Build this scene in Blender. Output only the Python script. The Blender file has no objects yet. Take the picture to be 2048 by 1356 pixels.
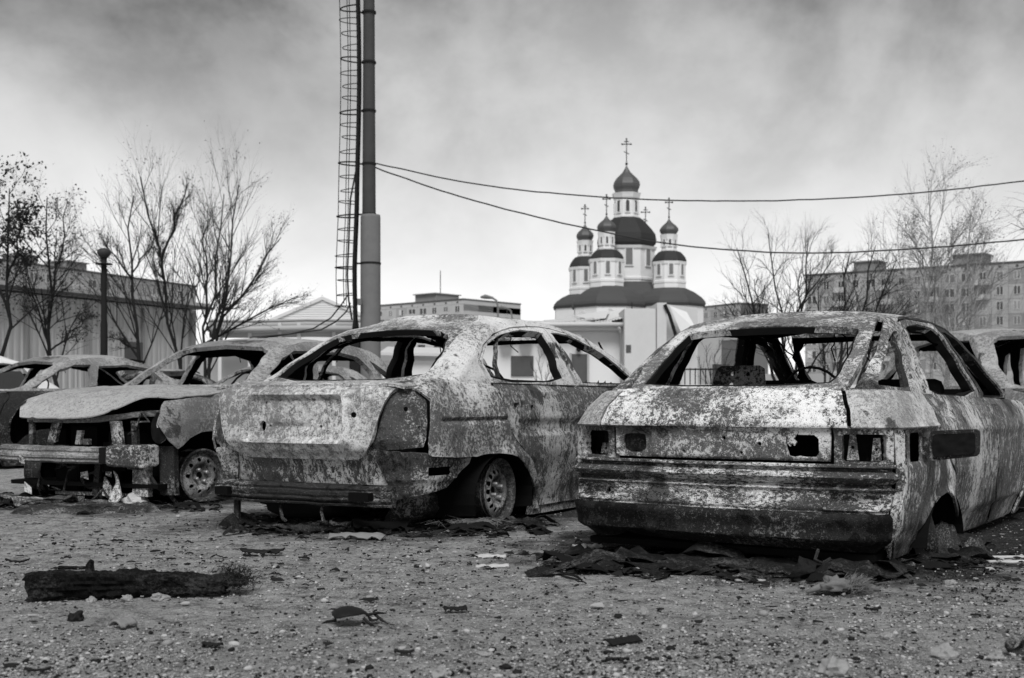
import bpy, bmesh, math, random
import numpy as np
from mathutils import Vector, noise
from mathutils.geometry import delaunay_2d_cdt
SC = bpy.context.scene
COL = SC.collection
PI = math.pi
# ------------------------------------------------------------------ camera, sky, sun, exposure
HC, FPX, YH = 0.75, 2400.0, 800.0            # eye height; focal length and horizon row in a 2048 px wide frame
cam = bpy.data.cameras.new('camera'); camo = bpy.data.objects.new('camera', cam); COL.objects.link(camo)
camo.location = (0, 0, HC); camo.rotation_euler = (PI/2, 0, 0)
cam.sensor_width = 36.0; cam.lens = FPX/2048*36; cam.shift_y = (YH-678)/2048
cam.clip_start = 0.1; cam.clip_end = 3000
cam.dof.use_dof = True; cam.dof.focus_distance = 6.4; cam.dof.aperture_fstop = 4.5
SC.camera = camo
SUN_EL, SUN_AZ = math.radians(52), math.radians(180)      # soft light through the cloud from high behind the camera
world = bpy.data.worlds.new('World'); SC.world = world; world.use_nodes = True
wn, wl = world.node_tree.nodes, world.node_tree.links
for n in list(wn): wn.remove(n)
def wnode(t, **k):
    n = wn.new(t)
    for a, b in k.items(): setattr(n, a, b)
    return n
wo = wnode('ShaderNodeOutputWorld'); wb = wnode('ShaderNodeBackground'); wl.new(wb.outputs[0], wo.inputs[0])
sky = wnode('ShaderNodeTexSky', sky_type='NISHITA', sun_disc=False, sun_elevation=SUN_EL, sun_rotation=SUN_AZ)
bw = wnode('ShaderNodeRGBToBW'); wl.new(sky.outputs[0], bw.inputs[0])
tc = wnode('ShaderNodeTexCoord'); sep = wnode('ShaderNodeSeparateXYZ'); wl.new(tc.outputs['Generated'], sep.inputs[0])
def wmath(op, a, b=None, c=None, clamp=False):
    n = wnode('ShaderNodeMath', operation=op, use_clamp=clamp)
    for i, x in enumerate((a, b, c)):
        if x is None: continue
        if isinstance(x, (int, float)): n.inputs[i].default_value = x
        else: wl.new(x, n.inputs[i])
    return n.outputs[0]
# cloud deck: direction projected on a plane overhead, so that clouds flatten towards the horizon
zc = wmath('ADD', wmath('MAXIMUM', sep.outputs[2], 0.0), 0.75)
cx = wmath('DIVIDE', sep.outputs[0], zc); cy = wmath('DIVIDE', sep.outputs[1], zc)
cmb = wnode('ShaderNodeCombineXYZ'); wl.new(cx, cmb.inputs[0]); wl.new(cy, cmb.inputs[1])
mp = wnode('ShaderNodeMapping'); mp.inputs['Location'].default_value = (0.3, .9, 0); wl.new(cmb.outputs[0], mp.inputs[0])
cl = wnode('ShaderNodeTexNoise'); cl.inputs['Scale'].default_value = 4.2; cl.inputs['Detail'].default_value = 6; cl.inputs['Roughness'].default_value = .55; cl.inputs['Distortion'].default_value = .35
wl.new(mp.outputs[0], cl.inputs['Vector'])
cr = wnode('ShaderNodeMapRange', interpolation_type='SMOOTHSTEP'); cr.inputs[1].default_value = .36; cr.inputs[2].default_value = .68; wl.new(cl.outputs[0], cr.inputs[0])
deck = wnode('ShaderNodeMapRange'); deck.inputs[1].default_value = .03; deck.inputs[2].default_value = .34; wl.new(sep.outputs[2], deck.inputs[0])
veilg = wmath('MULTIPLY', wmath('POWER', deck.outputs[0], 1.3), .62)
cl2 = wnode('ShaderNodeTexNoise'); cl2.inputs['Scale'].default_value = 9.5; cl2.inputs['Detail'].default_value = 5; cl2.inputs['Roughness'].default_value = .6; wl.new(mp.outputs[0], cl2.inputs['Vector'])
cr2 = wnode('ShaderNodeMapRange', interpolation_type='SMOOTHSTEP'); cr2.inputs[1].default_value = .34; cr2.inputs[2].default_value = .68; wl.new(cl2.outputs[0], cr2.inputs[0])
blot = wmath('MULTIPLY', deck.outputs[0], wmath('ADD', wmath('MULTIPLY', cr.outputs[0], .31), wmath('MULTIPLY', cr2.outputs[0], .14)))
lumi = wmath('SUBTRACT', 1.02, wmath('ADD', veilg, blot))
# the overcast veil: Nishita luminance evened out, then dimmed by the cloud deck
veil = wmath('ADD', wmath('MULTIPLY', bw.outputs[0], .12), 4.3)
tot = wmath('MULTIPLY', veil, lumi)
cmb2 = wnode('ShaderNodeCombineColor')
for i in range(3): wl.new(tot, cmb2.inputs[i])
wl.new(cmb2.outputs[0], wb.inputs[0]); wb.inputs[1].default_value = .11
sl = bpy.data.lights.new('sun', 'SUN'); slo = bpy.data.objects.new('sun', sl); COL.objects.link(slo)
sl.energy = 1.5; sl.angle = math.radians(28); sl.color = (1, 1, 1)
slo.rotation_euler = (PI/2-SUN_EL, 0, PI-SUN_AZ)
SC.view_settings.view_transform = 'Standard'; SC.view_settings.look = 'None'
SC.view_settings.exposure = 1.0; SC.view_settings.gamma = 1; SC.view_settings.use_curve_mapping = False
SC.cycles.max_bounces = 5; SC.cycles.diffuse_bounces = 2; SC.cycles.glossy_bounces = 2; SC.cycles.transmission_bounces = 2
# ------------------------------------------------------------------ object helpers
def tag(o, label=None, cat=None, group=None, kind=None):
    if label: o['label'] = label
    if cat: o['category'] = cat
    if group: o['group'] = group
    if kind: o['kind'] = kind
    return o
def thing(name, label, cat, loc=(0,0,0), rz=0.0, group=None):
    o = bpy.data.objects.new(name, None); COL.objects.link(o); o.empty_display_size = .2
    o.location = loc; o.rotation_euler = (0, 0, rz)
    return tag(o, label, cat, group)
def link(name, me, mats, parent=None, smooth=False, loc=None):
    o = bpy.data.objects.new(name, me); COL.objects.link(o)
    if not isinstance(mats, (list, tuple)): mats = [mats]
    if not me.materials:
        for m in mats: me.materials.append(m)
    if parent: o.parent = parent
    if loc: o.location = loc
    if smooth: me.shade_smooth()
    return o
class MB:
    """collects shapes into one mesh"""
    def __init__(k): k.v, k.f, k.m = [], [], []
    def add(k, vs, fs, mi=0):
        b = len(k.v); k.v += [tuple(x) for x in vs]; k.f += [tuple(b+i for i in f) for f in fs]; k.m += [mi]*len(fs); return k
    def box(k, x0, x1, y0, y1, z0, z1, mi=0):
        return k.add([(x0,y0,z0),(x1,y0,z0),(x1,y1,z0),(x0,y1,z0),(x0,y0,z1),(x1,y0,z1),(x1,y1,z1),(x0,y1,z1)],
              [(3,2,1,0),(4,5,6,7),(0,1,5,4),(1,2,6,5),(2,3,7,6),(3,0,4,7)], mi)
    def tube(k, pts, r, n=6, mi=0, cap=True):
        pts = [Vector(p) for p in pts]; L = len(pts)
        rs = r if isinstance(r, (list, tuple)) else [r]*L
        base = len(k.v); up = None
        for i, p in enumerate(pts):
            d = (pts[min(i+1, L-1)]-pts[max(i-1, 0)]).normalized()
            if up is None: up = Vector((0,0,1)) if abs(d.z) < .9 else Vector((1,0,0))
            a = d.cross(up).normalized(); b = a.cross(d).normalized(); up = b
            for j in range(n):
                t = 2*PI*j/n; k.v.append(tuple(p+(a*math.cos(t)+b*math.sin(t))*rs[i]))
        for i in range(L-1):
            for j in range(n):
                j2 = (j+1) % n
                k.f.append((base+i*n+j, base+(i+1)*n+j, base+(i+1)*n+j2, base+i*n+j2)); k.m.append(mi)
        if cap:
            k.f.append(tuple(base+j for j in range(n))); k.m.append(mi)
            k.f.append(tuple(base+(L-1)*n+j for j in range(n))[::-1]); k.m.append(mi)
        return k
    def lathe(k, prof, n=16, c=(0,0), mi=0, rot=0.0, axis='z'):
        base = len(k.v); L = len(prof)
        for r, z in prof:
            for j in range(n):
                t = 2*PI*j/n+rot
                if axis == 'z': k.v.append((c[0]+r*math.cos(t), c[1]+r*math.sin(t), z))
                else: k.v.append((z, c[0]+r*math.cos(t), c[1]+r*math.sin(t)))
        for i in range(L-1):
            for j in range(n):
                j2 = (j+1) % n
                k.f.append((base+i*n+j, base+i*n+j2, base+(i+1)*n+j2, base+(i+1)*n+j)); k.m.append(mi)
        return k
    def prism(k, poly, y0, y1, mi=0):
        """poly in (x, z), extruded along y"""
        n = len(poly)
        vs = [(x, y0, z) for x, z in poly]+[(x, y1, z) for x, z in poly]
        fs = [tuple(range(n)), tuple(range(2*n-1, n-1, -1))]+[(i, i+n, (i+1) % n+n, (i+1) % n) for i in range(n)]
        return k.add(vs, fs, mi)
    def mesh(k, name):
        me = bpy.data.meshes.new(name); me.from_pydata(k.v, [], k.f); me.update()
        me.polygons.foreach_set('material_index', k.m)
        bm = bmesh.new(); bm.from_mesh(me); bmesh.ops.recalc_face_normals(bm, faces=bm.faces); bm.to_mesh(me); bm.free()
        return me
    def build(k, name, mats, parent=None, smooth=False, loc=None):
        return link(name, k.mesh(name), mats, parent, smooth, loc)
def copy_tree(o, parent=None):
    c = o.copy(); COL.objects.link(c); c.parent = parent
    for ch in o.children: copy_tree(ch, c)
    return c
def bevel(o, w, seg=1, ang=.6):
    m = o.modifiers.new('bevel', 'BEVEL'); m.width = w; m.segments = seg; m.limit_method = 'ANGLE'; m.angle_limit = ang
    return o
def gp(px, py):            # point of the flat ground seen at a place of the photograph (used to read off positions)
    Y = HC*FPX/(py-YH); return ((px-1024)/FPX*Y, Y)
def wp(px, py, Y): return ((px-1024)/FPX*Y, Y, HC+(YH-py)/FPX*Y)
# ------------------------------------------------------------------ materials (a black and white photograph: all greys)
def g(v): return (v, v, v, 1)
class NT:
    def __init__(k, name, rough=.85, metal=0.0, spec=.3):
        k.mat = bpy.data.materials.new(name); k.mat.use_nodes = True
        k.t = k.mat.node_tree; k.n, k.l = k.t.nodes, k.t.links
        k.b = k.n['Principled BSDF']; k.b.inputs['Roughness'].default_value = rough; k.b.inputs['Metallic'].default_value = metal
        k.b.inputs['Specular IOR Level'].default_value = spec
        k.tc = k.n.new('ShaderNodeTexCoord')
    def vec(k, scale=(1,1,1), loc=(0,0,0), src='Object'):
        m = k.n.new('ShaderNodeMapping'); m.inputs['Scale'].default_value = scale; m.inputs['Location'].default_value = loc
        k.l.new(k.tc.outputs[src], m.inputs[0]); return m.outputs[0]
    def noise(k, v, scale, detail=4, rough=.5, dist=0.0):
        n = k.n.new('ShaderNodeTexNoise'); n.inputs['Scale'].default_value = scale; n.inputs['Detail'].default_value = detail
        n.inputs['Roughness'].default_value = rough; n.inputs['Distortion'].default_value = dist; k.l.new(v, n.inputs['Vector']); return n.outputs[0]
    def voro(k, v, scale, feat='F1', out='Distance'):
        n = k.n.new('ShaderNodeTexVoronoi'); n.feature = feat; n.inputs['Scale'].default_value = scale; k.l.new(v, n.inputs['Vector']); return n.outputs[out]
    def m(k, op, a, b=None, c=None, clamp=False):
        n = k.n.new('ShaderNodeMath'); n.operation = op; n.use_clamp = clamp
        for i, x in enumerate((a, b, c)):
            if x is None: continue
            if isinstance(x, (int, float)): n.inputs[i].default_value = x
            else: k.l.new(x, n.inputs[i])
        return n.outputs[0]
    def step(k, x, lo, hi):
        n = k.n.new('ShaderNodeMapRange'); n.interpolation_type = 'SMOOTHSTEP'
        n.inputs[1].default_value = lo; n.inputs[2].default_value = hi; k.l.new(x, n.inputs[0]); return n.outputs[0]
    def mix(k, f, a, b):
        n = k.n.new('ShaderNodeMix'); n.data_type = 'FLOAT'
        for i, x in ((0, f), (2, a), (3, b)):
            if isinstance(x, (int, float)): n.inputs[i].default_value = x
            else: k.l.new(x, n.inputs[i])
        return n.outputs[0]
    def grey(k, x):
        c = k.n.new('ShaderNodeCombineColor')
        for i in range(3): k.l.new(x, c.inputs[i])
        k.l.new(c.outputs[0], k.b.inputs['Base Color'])
    def bump(k, h, strength=.5, dist=.01):
        b = k.n.new('ShaderNodeBump'); b.inputs['Strength'].default_value = strength; b.inputs['Distance'].default_value = dist
        k.l.new(h, b.inputs['Height']); k.l.new(b.outputs[0], k.b.inputs['Normal'])
def plain(name, val, rough=.85, var=.25, scale=6.0, bump=.2, metal=0.0, spec=.06, dist=.004):
    t = NT(name, rough, metal, spec); v = t.vec()
    a = t.noise(v, scale, 6, .65); b = t.noise(v, scale*9, 4, .7)
    f = t.m('ADD', t.m('MULTIPLY', a, 1.4*var), t.m('MULTIPLY', b, .6*var))
    t.grey(t.m('MULTIPLY', t.m('ADD', f, 1-var), val)); 
    if bump: t.bump(t.m('ADD', a, t.m('MULTIPLY', b, .5)), bump, dist)
    return t.mat
def burnt(name, light=.5, mid=.17, dark=.02, crust=.5, char=.42, seed=0.0, scale=1.0, streak=1.0, fine=.5, soft=.05, metal=0.0, upper=None, pits=.8):
    """burnt-out sheet metal: smooth heat tints, fine flaking ash with bright torn edges, charred patches, pits and specks"""
    t = NT(name, .8, metal, .06)
    v = t.vec((1, 1, 1/streak), (seed, seed*.7, seed*1.3))
    big = t.noise(v, 2.6*scale, 3, .55, .4); big2 = t.noise(t.vec((1,1,1), (seed+7.3, 2.1, seed)), 2.1*scale, 3, .55, .4)
    n1 = t.noise(v, 42*scale, 6, .82, .35)
    n3 = t.noise(v, 210*scale, 2, .7)
    n4 = t.noise(t.vec((1,1,1/streak), (seed+3.1, 5.5, seed*2)), 13*scale, 7, .74, .7)
    # flakes: fine field, whose coverage drifts from bare to full across the panel
    fld = t.m('ADD', t.m('ADD', .5, t.m('MULTIPLY', t.m('SUBTRACT', n1, .5), 1.5)), t.m('ADD', t.m('MULTIPLY', t.m('SUBTRACT', big, .5), .85), t.m('ADD', t.m('MULTIPLY', t.m('SUBTRACT', n4, .5), .5), t.m('MULTIPLY', t.m('SUBTRACT', n3, .5), fine*.7))))
    if upper:          # flaking thins out above this height on the body
        sz = t.n.new('ShaderNodeSeparateXYZ'); t.l.new(t.tc.outputs['Object'], sz.inputs[0])
        fld = t.m('ADD', fld, t.m('MULTIPLY', t.step(t.m('ADD', sz.outputs[2], t.m('MULTIPLY', t.m('SUBTRACT', n4, .5), .35)), upper[0], upper[1]), upper[2]))
    th = .66-crust*.28
    cm = t.step(fld, th, th+soft)
    edge = t.m('MULTIPLY', t.step(fld, th-.02, th+.005), t.m('SUBTRACT', 1.0, t.step(fld, th+.02, th+.07)))
    cf = t.m('ADD', n4, t.m('ADD', t.m('MULTIPLY', t.m('SUBTRACT', big2, .5), 1.2), t.m('MULTIPLY', t.m('SUBTRACT', n1, .5), .6)))
    th2 = .72-char*.28
    ch = t.step(cf, th2, th2+.12)
    base = t.m('MULTIPLY', t.m('ADD', .05, t.m('ADD', t.m('MULTIPLY', big2, .9), t.m('ADD', t.m('MULTIPLY', n4, .6), t.m('MULTIPLY', n3, .5)))), mid)
    lig = t.m('MULTIPLY', t.m('ADD', .0, t.m('ADD', t.m('MULTIPLY', n3, .85), t.m('ADD', t.m('MULTIPLY', n4, .45), t.m('MULTIPLY', big, .7)))), light)
    col = t.mix(cm, base, lig)
    dk = t.m('MULTIPLY', t.m('ADD', .2, t.m('MULTIPLY', n1, 1.6)), dark)
    col = t.mix(t.m('MULTIPLY', ch, .9), col, dk)
    col = t.mix(t.m('MULTIPLY', edge, t.mix(ch, .55, .12)), col, min(.8, light*1.25))
    sp = t.m('MULTIPLY', t.step(t.m('ADD', n3, t.m('MULTIPLY', t.m('SUBTRACT', n1, .5), .5)), .64, .70), t.m('SUBTRACT', 1.0, t.m('MULTIPLY', ch, .65)))
    col = t.mix(t.m('MULTIPLY', sp, .65), col, min(.8, light*1.2))
    pit = t.m('MULTIPLY', t.step(t.m('SUBTRACT', 1.0, t.m('ADD', n3, t.m('MULTIPLY', t.m('SUBTRACT', n1, .5), .7))),   .60, .66), pits)
    col = t.mix(pit, col, dark)
    t.grey(col)
    t.l.new(t.mix(cm, .6, .9), t.b.inputs['Roughness'])
    t.bump(t.m('ADD', t.m('MULTIPLY', cm, .3), t.m('ADD', t.m('MULTIPLY', n1, .8), t.m('MULTIPLY', n4, .5))), .7, .006)
    return t.mat
M = {}
M['ash'] = burnt('ash_metal', .62, .22, .016, .64, .36, 1.0, .75, 1.0, .45, .14, pits=.6)          # boot lid of the middle car: pale
M['flaked'] = burnt('flaked_metal', .60, .13, .012, .50, .42, 5.0, 1.0, 1.0, .8, .05, upper=(.66,.95,.13))       # quarter panels and pillars
M['mottled'] = burnt('mottled_metal', .52, .07, .009, .38, .56, 9.0, 1.25, 1.0, .6)     # lamp recesses, low panels
M['shoulder'] = burnt('shoulder_metal', .52, .26, .02, .62, .24, 15.0, 1.3, 1.0, .9, .08)
M['door'] = burnt('door_metal', .48, .10, .010, .40, .52, 13.0, .8, 1.5, .4)
M['speckled'] = burnt('speckled_metal', .76, .10, .014, .66, .26, 21.0, 1.1, 1.0, 1.0, .035)   # right car's boot lid: snow-like flakes
M['streaked'] = burnt('streaked_metal', .58, .10, .010, .44, .48, 27.0, 1.0, 2.2, .6)
M['valance'] = burnt('valance_metal', .66, .06, .007, .40, .54, 31.0, 1.0, .45, .6)
M['bumper'] = burnt('bumper_black_metal', .20, .022, .005, .02, .72, 83.0, 1.2, 1.0, .4)
M['sooty'] = burnt('sooty_metal', .24, .032, .008, .20, .62, 37.0, 1.2, 1.0, .5)
M['palehood'] = burnt('pale_hood', .46, .32, .04, .60, .16, 41.0, .6, 1.0, .3, .25)
M['palegrey'] = burnt('pale_grey_metal', .38, .20, .03, .50, .34, 47.0, .9, 1.0, .4, .10)
M['roofA'] = burnt('roof_metal', .60, .15, .014, .52, .44, 53.0, 1.1, 1.0, .5)
M['char'] = plain('char', .012, .9, .5, 9, .6)
M['soot'] = plain('soot', .006, .95, .5, 7, .4)
M['rim'] = burnt('rim_metal', .44, .15, .02, .50, .34, 61.0, 1.3, 1.0, .4)
M['rimdark'] = burnt('rim_dark_metal', .2, .05, .01, .25, .5, 64.0, 1.3, 1.0, .4)
M['nut'] = plain('nut_metal', .38, .5, .5, 30, .3, .5)
M['blackbar'] = burnt('beam_metal', .24, .03, .006, .10, .62, 71.0, 1.2, .5, .5)
M['palebeam'] = burnt('pale_beam_metal', .34, .15, .02, .46, .42, 77.0, 1.0, .5, .4)
def lerp_tab(tab,x):
    if x<=tab[0][0]: return tab[0][1]
    for (a,b),(c,d) in zip(tab,tab[1:]):
        if x<=c:
            t=(x-a)/(c-a); t=t*t*(3-2*t)*0.35+t*0.65
            return b+(d-b)*t
    return tab[-1][1]
class Shell:
    """wrap-round body wall: s runs from the rear centre round the corner and along one side to the front centre"""
    def __init__(k,hw,ur,uf,rr,rf,side,rear,front,bow=0.05,bowf=0.08,taper=0.0,tapf=0.0):
        k.hw,k.ur,k.uf,k.rr,k.rf=hw,ur,uf,rr,rf
        k.side,k.rear,k.front=side,rear,front
        k.bow,k.bowf,k.taper,k.tapf=bow,bowf,taper,tapf
        k.a=hw-rr; k.b=k.a+math.pi/2*rr; k.c=k.b+(uf-ur-rr-rf); k.d=k.c+math.pi/2*rf; k.e=k.d+hw-rf
    def at(k,s,z,d=0.0):
        sg=1.0 if s>=0 else -1.0; s=abs(s)
        hw=k.hw-lerp_tab(k.side,z); ur=k.ur+lerp_tab(k.rear,z); uf=k.uf-lerp_tab(k.front,z)
        rr,rf=k.rr,k.rf
        if s<=k.a: u,v,a=ur,s/k.a*(hw-rr),0.0
        elif s<=k.b:
            a=(s-k.a)/rr; u=ur+rr-rr*math.cos(a); v=hw-rr+rr*math.sin(a)
        elif s<=k.c: u,v,a=ur+rr+(s-k.b)/(k.c-k.b)*(uf-ur-rr-rf),hw,math.pi/2
        elif s<=k.d:
            a=(s-k.c)/rf; u=uf-rf+rf*math.sin(a); v=hw-rf+rf*math.cos(a); a+=math.pi/2
        else: u,v,a=uf,(hw-rf)*(1-(s-k.d)/(k.e-k.d)),math.pi
        ca,sa=math.cos(a),math.sin(a)
        m=(ur+uf)/2; L=(uf-ur)/2
        w=(u-m)/L
        if w<0: u+=k.bow*(v/k.hw)**2*min(1,-w)**6; v*=1-k.taper*w*w
        else: u-=k.bowf*(v/k.hw)**2*min(1,w)**6; v*=1-k.tapf*w*w
        u-=d*ca; v+=d*sa
        return u,sg*v,z
    def s_of_u(k,u): return k.b+(u-k.ur-k.rr)
# ------------------------------------------------------------------ sheet-metal panels traced on curved body walls
def chaikin(p, n=2, k=.25):
    for _ in range(n):
        q = []
        for i in range(len(p)):
            a, b = p[i], p[(i+1) % len(p)]
            q += [(a[0]+(b[0]-a[0])*k, a[1]+(b[1]-a[1])*k), (a[0]+(b[0]-a[0])*(1-k), a[1]+(b[1]-a[1])*(1-k))]
        p = q
    return p
def rrect(x0, x1, z0, z1, r=.02, n=3):
    out = []
    for cx_, cz_, a0 in ((x1-r, z1-r, 0), (x0+r, z1-r, 90), (x0+r, z0+r, 180), (x1-r, z0+r, 270)):
        for i in range(n+1):
            a = math.radians(a0+90*i/n); out.append((cx_+r*math.cos(a), cz_+r*math.sin(a)))
    return out
def circ(x, z, r, n=10, ry=None): return [(x+r*math.cos(2*PI*i/n), z+(ry or r)*math.sin(2*PI*i/n)) for i in range(n)]
def mir(p): return [(-x, z) for x, z in p][::-1]
def dens(p, h):
    out = []
    for i in range(len(p)):
        a, b = p[i], p[(i+1) % len(p)]; L = math.hypot(b[0]-a[0], b[1]-a[1]); n = max(1, int(L/h+.5))
        out += [(a[0]+(b[0]-a[0])*j/n, a[1]+(b[1]-a[1])*j/n) for j in range(n)]
    return out
def inside(q, poly):
    p = np.array(poly); r = np.zeros(len(q), bool); j = len(p)-1
    for i in range(len(p)):
        a, b = p[i], p[j]
        c = (a[1] > q[:,1]) != (b[1] > q[:,1])
        with np.errstate(divide='ignore', invalid='ignore'):
            r ^= c & (q[:,0] < (b[0]-a[0])*(q[:,1]-a[1])/(b[1]-a[1])+a[0])
        j = i
    return r
def cdt(outer, holes=(), h=.025):
    loops = [dens(outer, h)]+[dens(x, h*.8) for x in holes]
    vs, es = [], []
    for lp in loops:
        b = len(vs); vs += lp; es += [(b+i, b+(i+1) % len(lp)) for i in range(len(lp))]
    arr = np.array(vs); x0, z0 = arr.min(0); x1, z1 = arr.max(0)
    row = 0; z = z0+h*.5; cand = []
    while z < z1:
        x = x0+h*(.25 if row % 2 else .75)
        while x < x1: cand.append((x, z)); x += h
        z += h*.87; row += 1
    if cand:
        cand = np.array(cand); keep = np.ones(len(cand), bool)
        for i in range(0, len(cand), 2000):
            d = ((cand[i:i+2000, None, :]-arr[None])**2).sum(2).min(1); keep[i:i+2000] = d > (.5*h)**2
        vs = vs+[tuple(p) for p in cand[keep]]
    r = delaunay_2d_cdt([Vector(p) for p in vs], es, [], 0, 1e-7)
    P = [(p.x, p.y) for p in r[0]]; Fs = []
    cen = np.array([[sum(P[i][0] for i in f[:3])/3, sum(P[i][1] for i in f[:3])/3] for f in r[2]])
    ok = inside(cen, loops[0])
    for lp in loops[1:]: ok &= ~inside(cen, lp)
    for f, k_ in zip(r[2], ok):
        if not k_: continue
        a, b, c = (P[i] for i in f[:3])
        ar = (b[0]-a[0])*(c[1]-a[1])-(c[0]-a[0])*(b[1]-a[1])
        if abs(ar) < 1e-10: continue
        Fs.append(tuple(f) if ar > 0 else tuple(f)[::-1])
    idx = sorted({i for f in Fs for i in f}); re = {o: n for n, o in enumerate(idx)}
    return [P[i] for i in idx], [tuple(re[i] for i in f) for f in Fs]
def sst(x, a, b):
    t = min(1, max(0, (x-a)/(b-a))); return t*t*(3-2*t)
def rec(s, z, s0, s1, z0, z1, depth, soft=.02):
    return depth*sst(s, s0-soft/2, s0+soft/2)*(1-sst(s, s1-soft/2, s1+soft/2))*sst(z, z0-soft/2, z0+soft/2)*(1-sst(z, z1-soft/2, z1+soft/2))
def bumpy(s, z, c, r, depth): 
    d = math.hypot((s-c[0]), (z-c[1]))/r; return depth*math.exp(-d*d*2)
def wob(s, z, amp, f, seed): return amp*noise.noise(Vector((s*f+seed, z*f, seed*1.7)))
def sheet(name, pts, faces, mapf, mats, parent, thick=.012, smooth=True):
    vs = []
    for s, z in pts:
        u, v, zz = mapf(s, z); vs.append((v, u, zz))          # local frame: x right, y forward, z up
    me = bpy.data.meshes.new(name); me.from_pydata(vs, [], faces); me.update()
    for m in mats: me.materials.append(m)
    if smooth: me.shade_smooth()
    o = bpy.data.objects.new(name, me); COL.objects.link(o); o.parent = parent
    if thick:
        md = o.modifiers.new('thickness', 'SOLIDIFY'); md.thickness = thick; md.offset = -1; md.use_even_offset = False
        md.material_offset = 1 if len(mats) > 1 else 0; md.material_offset_rim = 0
        es = o.modifiers.new('edges', 'EDGE_SPLIT'); es.split_angle = math.radians(50); es.use_edge_sharp = False
    return o
def panel(name, sh, outer, mat, parent, holes=(), disp=None, h=.025, thick=.012, inner=None, amp=.003, seed=0.0):
    pts, fs = cdt(outer, holes, h)
    def mp_(s, z):
        d = wob(s, z, amp, 6, seed)
        if disp: d += disp(s, z)
        return sh.at(s, z, d)
    return sheet(name, pts, fs, mp_, [mat, inner or M['soot']], parent, thick)
def expand(p, d):
    cx_ = sum(q[0] for q in p)/len(p); cz_ = sum(q[1] for q in p)/len(p); out = []
    for x, z in p:
        l = math.hypot(x-cx_, z-cz_); out.append((x+(x-cx_)/l*d*1.25, z+(z-cz_)/l*d))
    return out
def framed(name, sh, outer, hole, mat, parent, m, disp, h, thick, seed, w=.020):
    """window frame with a burnt rubber channel lining its opening"""
    big = expand(hole, w)
    o = panel(name, sh, m(outer), mat, parent, [m(big)], disp, h, thick, seed=seed)
    panel('window_channel', sh, m(expand(hole, w+.004)), M['char'], o, [m(hole)], lambda s, z: disp(s, z)-.014, h, thick, seed=seed)
    return o
def roof_z(R, u, v): return R[0]-R[1]*min(1.0, abs((u-R[2])/R[3]))**2.6-R[4]*min(1.2, abs(v/R[5]))**3
def roof_edge(sh, R, s, lo, hi):
    for _ in range(24):
        z = (lo+hi)/2; u, v, _z = sh.at(s, z)
        if z < roof_z(R, u, v): lo = z
        else: hi = z
    return lo
def roof_loop(sh, R, lo, hi, n=120):
    smax = sh.e; out = []
    for i in range(n):
        s = -smax+2*smax*(i+.5)/n
        out.append((s, roof_edge(sh, R, s, lo, hi)))
    return out
def roof_panel(name, sh, R, lo, hi, mat, parent, seed=0., amp=.006, thick=.03, h=.05, dent=None):
    lp = roof_loop(sh, R, lo, hi); poly = []
    for s, z in lp:
        u, v, _ = sh.at(s, z); poly.append((v, u))
    # order: s from -e..e goes front-left -> rear -> front-right; counter-clockwise seen from above needs a check
    ar = sum(poly[i][0]*poly[(i+1) % len(poly)][1]-poly[(i+1) % len(poly)][0]*poly[i][1] for i in range(len(poly)))
    if ar < 0: poly = poly[::-1]
    pts, fs = cdt(poly, (), h)
    def f(v, u):
        z = roof_z(R, u, v)+wob(u, v, amp, 3.5, seed)+wob(u, v, amp*.5, 11, seed+3)
        if dent: z += dent(u, v)
        return u, v, z
    return sheet(name, pts, fs, f, [mat, M['soot']], parent, thick)
def strip_frame(sh, R, lo, hi, s0, s1, width, n=24):
    """band of wall just under the roof edge between s0 and s1"""
    top = [(s0+(s1-s0)*i/n, roof_edge(sh, R, s0+(s1-s0)*i/n, lo, hi)+.002) for i in range(n+1)]
    return [(s, z-width) for s, z in top]+top[::-1]
def ztop(sh, R, s, lo, hi): return roof_edge(sh, R, s, lo, hi)+.003
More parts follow.
